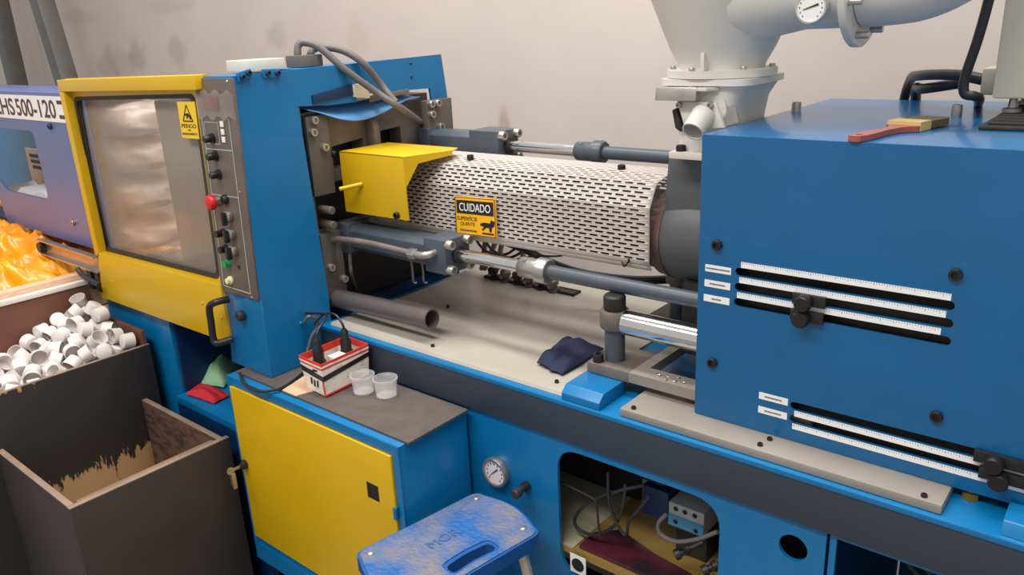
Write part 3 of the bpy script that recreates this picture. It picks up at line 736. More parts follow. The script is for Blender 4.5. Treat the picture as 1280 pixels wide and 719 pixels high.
# pale uneven lumps and the moving platen seen through the pane
bm = newbm(); box(bm, -2.26, -2.17, 1.12, 1.74, .906, 1.50, .006)
t = thing('moving_platen', (-2.2, 1.4, .9), 'grey moving mould platen seen through the dusty gate window', 'platen')
obj('block', bm, GREY, t)
obj('mould_half', box(newbm(), -2.169, -2.05, 1.2, 1.62, 1.02, 1.38, .006), IRON, t)
LUMP = mat('pale lump', (240, 216, 198), .3, var=.06, bump=1, bscale=30)
for i, (v_, lab) in enumerate(((285, 'lowest pale lump behind the dusty gate window'), (236, 'second lowest pale lump behind the dusty gate window'), (190, 'second highest pale lump behind the dusty gate window'), (147, 'topmost pale lump behind the dusty gate window'))):
    a, b_ = PY(98 + .18 * (v_ - 120), v_, 1.24), PY(186 + .1 * (v_ - 120), v_, 1.24); x, y, z = (a.x + b_.x) / 2, 1.26, (a.z + b_.z) / 2; s0, s1, s2 = (b_.x - a.x) / 2, .12, .060
    bm = newbm(); bmesh.ops.create_uvsphere(bm, u_segments=40, v_segments=24, radius=1)
    for v in bm.verts:
        c = v.co.copy(); k_ = 1 + .09 * noise.noise(c * 2.2 + Vector((i * 7, 0, 0))) + .05 * noise.noise(c * 6 + Vector((0, i * 5, 0)))
        for ax in range(3): c[ax] = math.copysign(abs(c[ax]) ** .7, c[ax])
        v.co = Vector((x + c.x * s0 * k_, y + c.y * s1 * k_, z + c.z * s2 * k_))
    single('pale_lump', bm, LUMP, lab, 'lump', 'pale lumps behind the gate window')

# ------------------------------------------------------------------ left machine section
M2 = thing('clamp_end_unit', (-2.6, 1.4, 0), 'blue clamp end unit with an open parts chute and a slide rail', 'machine base')
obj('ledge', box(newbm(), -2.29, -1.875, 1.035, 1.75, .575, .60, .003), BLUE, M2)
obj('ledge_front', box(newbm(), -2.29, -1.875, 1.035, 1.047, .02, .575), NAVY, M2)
obj('chute_back', box(newbm(), -2.29, -1.74, 1.75, 1.76, .02, .86), NAVY, M2)  # blue panel with the shade under the gate put into its colour
obj('chute_side', box(newbm(), -2.30, -2.29, 1.072, 1.76, .02, .86), NAVY, M2)  # shade of the recess put into the colour here too
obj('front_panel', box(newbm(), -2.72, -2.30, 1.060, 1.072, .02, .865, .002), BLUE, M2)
obj('deck', plate(newbm(), [(-2.72, 1.085), (-1.925, 1.085), (-1.925, 1.25), (-1.745, 1.25), (-1.745, 1.785), (-2.72, 1.785)], [], .038, FZ(.879)), NAVY, M2)  # clamp floor, added over the chute to block light from its inside
r0, r1 = PY(48, 304, 1.025), PY(116, 334, 1.025)
bm = newbm()
zr = (r0.z + r1.z) / 2
prism(bm, [(r0.x, 1.040, zr + .028), (r0.x, 1.040, zr - .028), (r0.x, 1.02, zr - .028), (r0.x, 1.02, zr - .022), (r0.x, 1.034, zr - .022), (r0.x, 1.034, zr + .022), (r0.x, 1.02, zr + .022), (r0.x, 1.02, zr + .028)], (-2.655 - r0.x, 0, 0))
obj('slide_rail', bm, STEEL, M2)
obj('rail_roller', cyl(newbm(), (r0.x + .025, 1.033, zr), (r0.x + .025, 1.013, zr), .018, seg=16), BLACK, M2)
for x in (-2.76, -2.70): obj('rail_arm', box(newbm(), x, x + .03, 1.030, 1.074, zr - .10, zr - .028), DIRON, M2)

L_ = thing('clamp_cover', (-3.2, 1.3, .898), 'blue clamp cover panel lettered LHS 500-120 with a rounded cut-out', 'machine cover')
YP = 1.075
def lz(u, v): q = PY(u, v, YP); return (q.x, q.z)
bm = newbm()
cut = rpoly([(-3.75, lz(0, 162)[1] - .005), (lz(43, 163)[0], lz(43, 163)[1]), (lz(62, 249)[0], lz(62, 249)[1]), (lz(8, 238)[0] - .02, lz(8, 238)[1]), (-3.75, lz(0, 225)[1])], .03, 5)
cut = rpoly([(lz(0, 160)[0] - .10, lz(20, 162)[1]), lz(41, 164), lz(61, 250), lz(9, 238), (lz(0, 225)[0] - .10, lz(0, 215)[1] + .02)], .03, 5)
zt_ = (lz(0, 118)[1] + lz(70, 116)[1]) / 2 + .005
zb_ = lz(88, 302)[1]
plate(bm, [(-3.9, zt_), (-2.62, zt_), (-2.62, zb_), lz(10, 279), lz(-5, 235), (-3.9, lz(0, 235)[1])], [cut], .008, FY(YP + .004))
obj('side_panel', bm, LAV, L_)
obj('top_panel', box(newbm(), -3.9, -2.62, YP + .008, 1.30, zt_ - .008, zt_, .002), LAV, L_)
obj('bottom_panel', box(newbm(), -3.9, -3.0, YP + .009, 1.34, zb_ + .004, zb_ + .012), NAVY, L_)
zl0, zl1 = lz(40, 150)[1], lz(40, 118)[1] - .004
sg = obj('name_strip', box(newbm(), -3.9, -2.645, YP - .0022, YP, zl0, zl1), WHITE, L_, label='white strip lettered LHS 500-120')
for txt, u0, u1 in (('LHS', -5, 18), ('500-120', 20.5, 69)):
    xa, xb = lz(u0, 132)[0], lz(u1, 132)[0]
    obj('lettering', text(newbm(), txt, ((xa + xb) / 2, YP - .0026, (zl0 + zl1) / 2), UX, UZ, xb - xa, (zl1 - zl0) * .72, off=.015), INKB, sg)
for f_ in (.78, .22):
    p = lz(72, 130); z = zl0 + (zl1 - zl0) * f_; obj('lettering', box(newbm(), p[0], p[0] + .05, YP - .003, YP - .0022, z - .006, z + .006), INKB, sg)
for u, v in ((64, 158), (93, 278)):
    p = PY(u, v, YP); obj('bolt', bolt(newbm(), p, (0, -1, 0), .010, .010, 12), NAVY if v < 200 else STEEL, L_)
# behind the cut-out
bk = PY(20, 200, 1.30)
obj('inner_panel', box(newbm(), -4.4, -3.02, 1.34, 1.35, zb_, 1.44), BLUE, L_)
pl0, pl1 = PY(29, 185, 1.32), PY(58, 232, 1.32)
ip = obj('data_plate', box(newbm(), pl0.x, pl1.x + .12, 1.325, 1.34, pl1.z - .03, pl0.z, .002), mat('ivory plate', (198, 184, 156), .5, var=.12, scale=20), L_)
for k in range(3):
    a = PY(36 + 2.2 * k, 193 + 7.2 * k, 1.322); obj('plate_slot', box(newbm(), a.x, a.x + .09, 1.3225, 1.325, a.z - .011, a.z + .003), INK, ip)
p0_, p1_ = PY(11, 240, 1.2), PY(60, 243, 1.2)
bm = newbm(); n_ = 9
top = [(p0_.x + (p1_.x + .1 - p0_.x) * i / n_, p0_.z + .02 + .018 * math.sin(i * 1.9) + .02 * (i / n_)) for i in range(n_ + 1)]
prism(bm, [(x, 1.17, z) for x, z in top] + [(p1_.x + .1, 1.17, zb_ + .013), (p0_.x, 1.17, zb_ + .013)], (0, .12, 0), .004)
single('white_bag', bm, mat('white bag', (232, 230, 230), .6, bump=.5, bscale=20), 'crumpled white bag lying inside the clamp cover cut-out', 'bag')

# ------------------------------------------------------------------ barrel, perforated cover, nozzle guard
YA, ZA = 1.535, 1.205          # barrel axis
t = thing('barrel_cover', (-1.27, YA, 1.09), 'white perforated sheet cover with rows of slots around the heated barrel', 'perforated cover')
prof = [(1.43, 1.140), (1.42, 1.160), (1.42, 1.276), (1.45, 1.326), (1.50, 1.336), (1.57, 1.336), (1.62, 1.326), (1.65, 1.276), (1.65, 1.14)]
X0, X1 = -1.70, -.822
bm = newbm(); cache = {}
def vert(x, y, z):
    k_ = (round(x, 5), round(y, 5), round(z, 5))
    if k_ not in cache: cache[k_] = bm.verts.new(k_)
    return cache[k_]
row = 0
PIT, SLOTL = .030, .021
for (y0, z0), (y1, z1) in zip(prof, prof[1:]):
    Ln = math.hypot(y1 - y0, z1 - z0); n_ = max(1, round(Ln / .0098)); perf = Ln > .04
    for r_ in range(n_):
        for part_, (f0, f1) in enumerate(((0, .27), (.27, .73), (.73, 1))):
            a0, a1 = (r_ + f0) / n_, (r_ + f1) / n_
            A0 = (y0 + (y1 - y0) * a0, z0 + (z1 - z0) * a0); A1 = (y0 + (y1 - y0) * a1, z0 + (z1 - z0) * a1)
            xs = [X0]; x = X0 + .006 + (PIT / 2 if row % 2 else 0)
            while x + SLOTL < X1 - .006: xs += [x, x + SLOTL]; x += PIT
            xs.append(X1)
            for i in range(len(xs) - 1):
                if part_ == 1 and perf and i % 2 == 1: continue
                bm.faces.new((vert(xs[i], *A0), vert(xs[i + 1], *A0), vert(xs[i + 1], *A1), vert(xs[i], *A1)))
        row += 1
bmesh.ops.recalc_face_normals(bm, faces=bm.faces)
o = obj('slotted_sheet', bm, SHEET, t, angle=20)
md = o.modifiers.new('thick', 'SOLIDIFY'); md.thickness = .0014
for u, v in ((588, 198), (777, 211)):
    p = PZ(u, v, 1.337); obj('bolt', bolt(newbm(), p, (0, 0, 1), .009, .009, 12), BLKB, t)
p = PY(783, 325, 1.43)
obj('wire_hook', tube(newbm(), [p + Vector((-.006, 0, .02)), p + Vector((-.008, -.004, 0)), p + Vector((0, -.01, -.012)), p + Vector((.012, -.012, 0)), p + Vector((.014, -.012, .008))], .0022, 6), BLKB, t)
p = PY(750, 314, 1.43)
obj('wire_hook', tube(newbm(), [p + Vector((-.02, 0, .008)), p + Vector((-.012, -.003, -.004)), p + Vector((.006, -.004, -.005)), p + Vector((.012, 0, .006))], .002, 6), BLKB, t)
t = thing('barrel', (-1.2, YA, 1.1), 'dark heated barrel with clamp bands inside the perforated cover', 'barrel')
obj('tube', cyl(newbm(), (-1.73, YA, ZA), (-.84, YA, ZA), .055, seg=28), DIRON, t)
for i in range(6):
    x = -1.6 + i * .13; obj('heater_band', lathe(newbm(), [(.08, 0), (.088, .003), (.088, .11), (.08, .113)], (x, YA, ZA), (1, 0, 0), 28), DIRON, t)  # darkened and widened to put shade behind the cover slots
# CUIDADO sign
c0, c1, c2, c3 = [PY(u, v, 1.408) for u, v in ((568, 245), (619, 249), (623, 298), (572, 291))]
dd = Vector((0, -.006, 0))
t = thing('caution_sign', (c0 + c2) / 2, 'amber CUIDADO hot surface sign wired to the perforated cover', 'sign')
obj('plate', prism(newbm(), [c0, c1, c2 + dd, c3 + dd], (0, .003, 0), .0008), SIGNY, t)
def sp(s_, v_, off=-.0005): return c0.lerp(c1, s_).lerp((c3 + dd).lerp(c2 + dd, s_), v_) + Vector((0, off, 0))
def quad(bm, s0, s1, v0, v1, th=.0005):
    prism(bm, [sp(s0, v0), sp(s1, v0), sp(s1, v1), sp(s0, v1)], (0, -th, 0)); return bm
hd = obj('header', quad(newbm(), .05, .95, .09, .44), ORANGEB, t)
ux = (c1 - c0).normalized(); uz = (c0 - c3 - dd).normalized(); W_, H_ = (c1 - c0).length, (c3 - c0).length
obj('lettering', text(newbm(), 'CUIDADO', sp(.5, .265, -.0012), ux, uz, W_ * .76, H_ * .21), WHITE, hd)
obj('lettering', text(newbm(), 'SUPERFÍCIE', sp(.30, .555), ux, uz, W_ * .50, H_ * .13), INK, t)
obj('lettering', text(newbm(), 'QUENTE', sp(.31, .715), ux, uz, W_ * .36, H_ * .11), INK, t)
bm = newbm()
x = .12
while x < .52: quad(bm, x, x + .03, .86, .90); x += .042
prop(obj('fine_print', bm, INKB, t), kind='stuff')
bm = newbm(); prism(bm, [sp(*q) for q in ((.62, .66), (.72, .62), (.86, .63), (.88, .54), (.97, .58), (.95, .70), (.90, .73), (.88, .87), (.84, .84), (.83, .74), (.76, .75), (.69, .83), (.65, .82), (.71, .73), (.62, .71))], (0, -.0005, 0))
obj('hand_symbol', bm, INK, t)
obj('surface_bar', quad(newbm(), .66, .94, .885, .925), INK, t)
bm = newbm()
for s0, s1, v0, v1 in ((.01, .99, .012, .03), (.01, .99, .97, .988), (.01, .026, .012, .988), (.974, .99, .012, .988)): quad(bm, s0, s1, v0, v1)
obj('border', bm, INKB, t)
# yellow nozzle guard
YG = 1.335
t = thing('nozzle_guard', (-1.6, 1.4, 1.19), 'yellow sheet metal nozzle guard box with a round bar handle', 'guard')
GX0, GX1, GZ0, GZ1 = -1.722, -1.475, 1.194, 1.357
obj('front_plate', prism(newbm(), [(GX0, YG, GZ1), (GX1, YG, GZ1), (GX1 + .003, YG, GZ0), (GX0 - .0, YG, GZ0 - .002)], (0, .004, 0), .001), YEL, t)
obj('top_plate', prism(newbm(), [(GX0, YG, GZ1), (GX1, YG, GZ1), (-1.432, 1.47, GZ1), (-1.45, 1.51, GZ1), (GX0, 1.51, GZ1)], (0, 0, -.004), .001), YEL, t)
yz2 = lambda u, v: PX(u, v, -1.465)
a, b_ = (GX1, YG + .001), (-1.432, 1.47)
gus = [Vector((a[0], a[1], GZ1 - .001)), Vector((b_[0], b_[1], GZ1 - .001)), Vector((b_[0], b_[1], GZ1 - .012)), Vector((-1.462, 1.375, GZ1 - .022)), Vector((GX1, YG + .002, 1.275))]
obj('side_gusset', prism(newbm(), gus, (-.004, 0, 0)), YEL, t)
p = PY(453, 230, YG); q_ = PY(430, 236, YG - .04)
obj('bar_handle', cyl(newbm(), p, p + Vector((-.035, -.05, -.008)), .0055, seg=12, bev=.001), YEL, t)
for u, v in ((417, 192), (497, 269)):
    p = PY(u, v, YG); obj('bolt', bolt(newbm(), p, (0, -1, 0), .009, .009, 14), BLKB, t)

# ------------------------------------------------------------------ hydraulic carriage cylinders
def cylinder(name, y, z, xs, label, pipe):
    x0, x1, x2, x3, x4, x5 = xs          # body start, head start, head end, rod end, coupling end, tube end
    t = thing(name, ((x0 + x2) / 2, y, z), label, 'hydraulic cylinder')
    bm = newbm(); h = .036
    prism(bm, [(x0, y + a, z + b) for a, b in ((-h, -.022), (-h, .022), (-.022, h), (.022, h), (h, .022), (h, -.022), (.022, -h), (-.022, -h))], (x1 - x0, 0, 0), .002)
    obj('body', bm, GREYB, t)
    obj('rear_cap', box(newbm(), x0 - .03, x0 + .01, y - .042, y + .042, z - .042, z + .042, .003), GREYB, t)
    hd = obj('head', box(newbm(), x1, x2, y - .044, y + .044, z - .044, z + .044, .003), GREYB, t)
    for a in (-1, 1):
        for b in (-1, 1): obj('bolt', bolt(newbm(), (x2, y + a * .032, z + b * .032), (1, 0, 0), .0125, .016, 14), BRIGHT, hd)
    obj('rod', cyl(newbm(), (x2 - .01, y, z), (x3 + .01, y, z), .0155, seg=24), CHROME, t)
    obj('gland', cyl(newbm(), (x2 - .002, y, z), (x2 + .008, y, z), .022, seg=20), DIRON, t)
    cpn = obj('coupling', lathe(newbm(), [(.022, 0), (.0245, .003), (.0245, (x4 - x3) * .62), (.030, (x4 - x3) * .66), (.030, (x4 - x3) * .94), (.026, (x4 - x3))], (x3, y, z), (1, 0, 0), 24), GREYB if pipe == 0 else STEEL, t)
    obj('set_screw', bolt(newbm(), (x3 + .02, y - .012, z + .0205), (0, -.4, 1), .005, .005, 10), BRIGHT, cpn)
    obj('draw_tube', cyl(newbm(), (x4 - .005, y, z), (x5, y, z), .0165, seg=24), GREYB, t)
    return t
yl, yu = 1.365, 1.69
def px_x(u, v, y): return PY(u, v, y).x
cylinder('hydraulic_cylinder', yl, 1.118, (-1.72, px_x(545, 305, yl), px_x(572, 312, yl), px_x(652, 333, yl), px_x(687, 338, yl), -.63), 'lower hydraulic cylinder with chrome rod above the short open steel pipe', 1)
cylinder('hydraulic_cylinder', yu, 1.338, (-1.71, px_x(600, 183, yu), px_x(636, 183, yu), px_x(722, 189, yu), px_x(756, 190, yu), -.80), 'upper hydraulic cylinder with chrome rod behind the perforated cover', 0)
bm = newbm(); yp = 1.295
pp = [PY(u, v, yp) for u, v in ((416, 300), (424, 299), (460, 304), (515, 317))]
tube(bm, pp, .0085, 10)
t = thing('hydraulic_pipe', pp[0], 'thin steel pipe with elbow fitting along the lower cylinder', 'pipe')
obj('tube', bm, IRON, t)
p = pp[-1]; obj('nut', lathe(newbm(), [(.012, -.01), (.014, -.008), (.014, .012), (.012, .014)], p, (1, 0, 0), 6), STEEL, t)
obj('elbow', tube(newbm(), [p, p + Vector((.03, 0, 0)), p + Vector((.05, .008, .002)), p + Vector((.056, .036, .004))], .0095, 10), STEEL, t)
hose([PY(437, 315, 1.33), PY(438, 330, 1.33), PY(440, 345, 1.34), PZ(446, 366, .906)], .005, HOSE, 'thin grey hose dropping to the bed beside the platen')
for lab, u0 in (('wire loop leg hanging under the elbow fitting, nearer the platen', 513), ('wire loop leg hanging under the elbow fitting, nearer the cylinder head', 526)):
    a, b_ = PY(u0, 322, 1.315), PY(u0 + 4, 352, 1.33)
    single('hanging_wire', tube(newbm(), [a, a.lerp(b_, .5) + Vector((.002, 0, 0)), b_, b_ + Vector((.006, .006, -.004))], .003, 6), HOSE, lab, 'wire')

# loose steel pipe on the bed
a, b_ = Vector((-1.70, 1.283, .9345)), Vector((-1.385, 1.283, .9345))
a, b_ = Vector((-1.822, 1.285, .948)), PY(540, 399, 1.285)
dv = (b_ - a); Lp = dv.length
bm = newbm(); lathe(bm, [(.023, 0), (.0265, 0), (.0265, Lp), (.023, Lp), (.023, 0)], a, dv, 28, False, False)
bmesh.ops.remove_doubles(bm, verts=bm.verts, dist=1e-6)
single('steel_pipe', bm, mat('dull pipe steel', (98, 90, 88), .4, .35, var=.14, scale=7), 'short open steel pipe sticking out of the platen above the beige bed plate', 'pipe')

# navy cloth
bm = newbm(); NU, NV = 14, 12; V = {}
k4 = [PZ(u, v, .908) for u, v in ((671, 456), (702, 470), (757, 437), (704, 424))]
for i in range(NU + 1):
    for j in range(NV + 1):
        s_, v_ = i / NU, j / NV
        p = k4[0].lerp(k4[1], s_).lerp(k4[3].lerp(k4[2], s_), v_)
        rim = min(s_, 1 - s_, v_, 1 - v_)
        h = .010 + .022 * abs(noise.noise(Vector((s_ * 2.3, v_ * 2.3, 3)))) + .012 * max(0, 1 - abs(s_ - .25 - .3 * v_) * 5) + .022 * max(0, v_ - .7) * (1 - s_)
        V[i, j] = bm.verts.new((p.x + .008 * noise.noise(Vector((s_ * 4, v_ * 4, 9))), p.y + .012 * noise.noise(Vector((s_ * 4, v_ * 4, 19))), .908 + h * min(1, rim * 6 + .15)))
for i in range(NU):
    for j in range(NV): bm.faces.new((V[i, j], V[i + 1, j], V[i + 1, j + 1], V[i, j + 1]))
bmesh.ops.recalc_face_normals(bm, faces=bm.faces)
o = single('cleaning_cloth', bm, CLOTHN, 'crumpled navy cloth lying on the beige bed plate', 'cloth')
md = o.modifiers.new('thick', 'SOLIDIFY'); md.thickness = .003; md.offset = 1
md = o.modifiers.new('sub', 'SUBSURF'); md.levels = md.render_levels = 1

# valve manifold and cables at the far side of the bed
t = thing('valve_manifold', (-1.35, 1.83, .912), 'row of small grimy valves on a bracket behind the lower rod', 'manifold')
m0 = PY(608, 338, 1.76)
for i in range(6):
    x = m0.x + .035 + i * .047
    v_ = obj('valve', lathe(newbm(), [(.014, 0), (.016, .004), (.016, .02), (.010, .022), (.010, .03), (.017, .032), (.017, .045), (.008, .05), (.008, .065)], (x, 1.76, m0.z - .03), (.1 * math.sin(i), -.2, 1), 12), IRON if i % 2 else DIRON, t)
obj('rail', box(newbm(), m0.x, m0.x + .34, 1.75, 1.785, .9125, m0.z - .028, .003), DIRON, t)
for i, (u0, u1) in enumerate(((608, 602), (622, 606), (628, 622), (652, 655))):
    a, b_ = PY(u0, 292 + 4 * i, 1.70), PY(u1, 336, 1.765)
    obj('copper_stub', cyl(newbm(), a, b_, .008, seg=8), mat('copper', (150, 120, 92), .4, .4, var=.2), t)
hose([PY(594, 296, 1.62), PY(600, 307, 1.64), PY(612, 316, 1.66), PY(632, 318, 1.66), PY(648, 308, 1.64), PY(660, 303, 1.62)], .004, BHOSE, 'thin black cable looping below the caution sign', 'cable', name='cable')
hose([PY(604, 297, 1.60), PY(615, 312, 1.62), PY(636, 322, 1.64), PY(658, 312, 1.62)], .004, BHOSE, 'second thin black cable under the caution sign', 'cable', name='cable')
hose([PY(636, 302, 1.6), PY(660, 312, 1.62), PY(690, 327, 1.65), PY(730, 340, 1.68), PY(790, 348, 1.70), PY(845, 347, 1.755), PY(880, 345, 1.77)], .0075, BHOSE, 'upper thick black cable sagging under the perforated cover', 'cable', name='cable')
hose([PY(634, 305, 1.60), PY(665, 318, 1.62), PY(700, 336, 1.65), PY(745, 348, 1.68), PY(800, 352, 1.705), PY(845, 351, 1.765), PY(880, 349, 1.78)], .0075, BHOSE, 'lower thick black cable sagging under the perforated cover', 'cable', name='cable')
hose([PY(646, 324, 1.55), PY(670, 320, 1.55), PY(700, 320, 1.5), PY(716, 311, 1.47)], .0025, BHOSE, 'thin wire rising to the bottom edge of the perforated cover', 'cable', name='cable')

# ------------------------------------------------------------------ barrel head casting and hopper
t = thing('barrel_casting', (-.72, YA, 1.05), 'grey cast barrel head and neck behind the blue injection cover', 'casting')
obj('head', lathe(newbm(), [(.088, 0), (.098, .006), (.104, .05), (.108, .09), (.108, .26)], (-.838, YA, ZA), (1, 0, 0), 40), GREY, t)
obj('rust_ring', lathe(newbm(), [(.086, -.004), (.099, .003), (.1035, .03), (.10, .031)], (-.838, YA, ZA), (1, 0, 0), 40), mat('rusty iron', (108, 84, 76), .6, .2, var=.25, scale=10), t)
obj('neck', prism(newbm(), [(-.80, 1.455, 1.387), (-.645, 1.455, 1.387), (-.645, 1.455, 1.2), (-.815, 1.455, 1.2)], (0, .14, 0), .006), GREY, t)
obj('foot', box(newbm(), -.76, -.66, 1.45, 1.62, .956, 1.12, .004), DIRON, t)
hp = thing('hopper_dryer', (-.715, 1.5, 1.388), 'pale grey hopper with slide gate, side pipe and thermometer', 'hopper')
HX, HY = -.715, 1.51
bp = obj('base_plate', box(newbm(), -.772, -.62, 1.405, 1.61, 1.388, 1.402, .002), PLATE, hp)
p = Vector((-.752, 1.418, 1.402)); obj('bolt', bolt(newbm(), p, (0, 0, 1), .010, .012, 8), BLKB, bp)
bm = newbm()
prof = [(.062, .085, 1.402), (.062, .085, 1.46), (.068, .088, 1.50), (.085, .092, 1.528)]
ring = []
for rx, ry, z in prof: ring.append([bm.verts.new((HX + .005 + x, HY + y, z)) for x, y in rrect(-rx, rx, -ry, ry, .03, 4)])
for a, b_ in zip(ring, ring[1:]):
    for i in range(len(a)): bm.faces.new((a[i], a[(i + 1) % len(a)], b_[(i + 1) % len(a)], b_[i]))
bm.faces.new(ring[0]); bm.faces.new(ring[-1]); bmesh.ops.recalc_face_normals(bm, faces=bm.faces)
obj('throat', bm, HOP, hp)
obj('lower_flange', plate(newbm(), rpoly([(HX - .096, HY - .1), (HX + .1, HY - .1), (HX + .1, HY + .1), (HX - .096, HY + .1)], .045, 6), [], .012, FZ(1.534)), HOP, hp)
obj('upper_flange', lathe(newbm(), [(.08, 0), (.106, 0), (.106, .014), (.08, .014)], (HX, HY, 1.541), seg=40), HOP, hp)
for k_ in range(6):
    a = math.radians(20 + 60 * k_); p = Vector((HX + .095 * math.cos(a), HY + .095 * math.sin(a), 1.555)); obj('bolt', bolt(newbm(), p, (0, 0, 1), .006, .006, 10), BRIGHT, hp)
    obj('nut', lathe(newbm(), [(.008, 0), (.008, .009)], p + Vector((0, 0, -.036)), (0, 0, 1), 6), BRIGHT, hp) if k_ in (3, 4) else None
obj('body', lathe(newbm(), [(.082, 1.555), (.083, 1.562), (.102, 1.597), (.140, 1.69), (.205, 1.82), (.205, 2.25), (.19, 2.27)], (HX, HY, 0), seg=48), HOP, hp)
a = PY(879, 82, HY - .095); obj('rib', box(newbm(), a.x - .004, a.x + .004, HY - .10, HY - .07, 1.555, 1.588, .001), HOP, hp)
# slide gate
p0_, p1_ = PY(819, 104, 1.39), PY(870, 108, 1.39)
sg = obj('slide_gate', prism(newbm(), [(p0_.x, 1.393, 1.520), (p1_.x + .02, 1.393, 1.520), (HX + .06, 1.45, 1.520), (HX + .06, 1.53, 1.520), (p0_.x, 1.47, 1.520)], (0, 0, .006), .001), PLATE, hp)
obj('gate_handle', prism(newbm(), [(p0_.x, 1.393, 1.527), (p0_.x, 1.388, 1.502), (p1_.x, 1.388, 1.502), (p1_.x, 1.393, 1.527)], (0, .008, 0), .002), STEEL, sg)
# outlet stub on the throat
oc = PY(884, 138, 1.41)
pl_ = obj('outlet_plate', prism(newbm(), [PY(u, v, 1.41) for u, v in ((846, 127), (894, 128), (906, 160), (857, 163))], (0, .01, 0), .002), HOP, hp)
obj('outlet_body', cyl(newbm(), (oc.x + .005, 1.418, oc.z), (oc.x + .005, 1.44, oc.z), .03, seg=24), HOP, hp)
e = PY(866, 165, 1.375); s0 = PY(880, 143, 1.412)
dv = e - s0; Ln = dv.length
bm = newbm(); lathe(bm, [(.024, 0), (.0225, Ln * .5), (.022, Ln), (.019, Ln), (.019, .01)], s0, dv, 28, True, True); obj('outlet_tube', bm, HOP, pl_)
for u, v in ((850, 131), (889, 131)): obj('wing_screw', bolt(newbm(), PY(u, v, 1.41), (0, -1, 0), .006, .009, 8), BRIGHT, pl_)
obj('side_clamp', prism(newbm(), [PY(u, v, 1.415) for u, v in ((840, 138), (845, 135), (852, 160), (850, 165), (844, 160))], (0, .012, 0), .001), DIRON, pl_)
obj('sight_plate', prism(newbm(), [PY(u, v, 1.418) for u, v in ((891, 135), (919, 134), (923, 153), (901, 160))], (0, .006, 0)), STEEL, hp)
# side pipe, flange, elbow, thermometer
PZc, PR = 1.695, .073
yb = HY - .02
obj('side_pipe', cyl(newbm(), (HX + .08, yb, PZc), (-.462, yb, PZc), PR, seg=36), HOP, hp)
obj('pipe_gusset', lathe(newbm(), [(.10, 0), (.085, .05), (PR, .11)], (HX + .06, yb, PZc), (1, 0, 0), 36), HOP, hp)
fl = obj('pipe_flange', lathe(newbm(), [(PR, 0), (.104, 0), (.106, .002), (.106, .012), (.104, .014), (PR, .014)], (-.462, yb, PZc), (1, 0, 0), 44), HOP, hp)
for a in (200, 250, 300, 20, 70, 120):
    q_ = Vector((-.449, yb + .09 * math.cos(math.radians(a)), PZc + .09 * math.sin(math.radians(a)))); obj('bolt', cyl(newbm(), q_, q_ + Vector((.022, 0, 0)), .006, seg=10), BRIGHT, fl)
pts = [Vector((-.448, yb, PZc)), Vector((-.40, yb, PZc + .002))] + [Vector((-.40 + .14 * math.sin(math.radians(a)), yb, PZc + .142 - .14 * math.cos(math.radians(a)))) for a in (15, 30, 45, 60, 75, 90)] + [Vector((-.26, yb, PZc + .3))]
obj('elbow', tube(newbm(), pts, PR, 36, 4), HOP, hp)
g = PY(1016, 9, yb - PR - .004)
th = obj('thermometer', lathe(newbm(), [(.024, -.012), (.0265, 0), (.0275, .008), (.026, .011), (.0235, .011), (.023, .008)], g, (0, -1, .0), 32), CHROME, hp, label='round thermometer with a white dial')
obj('dial', lathe(newbm(), [(.0235, .0075), (.0235, .0085)], g, (0, -1, 0), 32), WHITE, th)
bm = newbm(); c = g + Vector((0, -.0095, 0))
prism(bm, [c + Vector((-.013, 0, -.004)), c + Vector((.013, 0, .003)), c + Vector((.012, 0, .006)), c + Vector((-.013, 0, -.003))], (0, -.0006, 0))
obj('needle', bm, INK, th)
bm = newbm()
for k_ in range(13):
    an = math.radians(-50 + 23 * k_); q_ = c + Vector((math.cos(an) * .019, 0, math.sin(an) * .019)); box(bm, q_.x - .0007, q_.x + .0007, q_.y - .0004, q_.y + .0006, q_.z - .0012, q_.z + .0012)
prop(obj('tick_marks', bm, INKB, th), kind='stuff')

# ------------------------------------------------------------------ side cabinet with yellow door
CX0, CX1, CY0, CY1, CZ0, CZ1 = -1.868, -1.189, .987, 1.206, .215, .797
t = thing('side_cabinet', (-1.53, 1.1, CZ0), 'blue steel cabinet with a yellow door fixed to the machine base', 'cabinet')
obj('body', box(newbm(), CX0, CX1, CY0 + .006, CY1, CZ0, CZ1, .003), BLUE, t)
bm = newbm()
plate(bm, [(CX0, CZ0), (CX1, CZ0), (CX1, CZ1), (CX0, CZ1)], [[(CX0 + .016, CZ0 + .055), (CX1 - .02, CZ0 + .055), (CX1 - .02, CZ1 - .024), (CX0 + .016, CZ1 - .024)]], .006, FY(CY0 + .003)); obj('front_frame', bm, BLUE, t)
dr = obj('door', box(newbm(), CX0 + .018, CX1 - .022, CY0 - .006, CY0 + .004, CZ0 + .085, CZ1 - .026, .002), YEL, t)
p = PY(467, 615, CY0 - .006)
obj('black_square', box(newbm(), p.x - .021, p.x + .018, CY0 - .0072, CY0 - .006, p.z - .02, p.z + .02), INK, dr)
p = PY(307, 580, CY0 - .006)
lk = obj('lock', lathe(newbm(), [(.013, 0), (.013, .008), (.010, .011), (.010, .016)], p, (0, -1, 0), 16), BLKB, dr)
bm = newbm(); box(bm, p.x - .0015, p.x + .0015, CY0 - .045, CY0 - .02, p.z - .004, p.z + .004, .0008); lathe(bm, [(.011, -.001), (.011, .001)], (p.x, CY0 - .052, p.z), (1, 0, 0), 14)
obj('key', bm, BRIGHT, dr)
for k_ in range(3): obj('key_ring_key', box(newbm(), p.x - .004 + .004 * k_, p.x - .002 + .004 * k_, CY0 - .055, CY0 - .043, p.z - .045 - .005 * k_, p.z - .008, .0005), BRIGHT, dr)
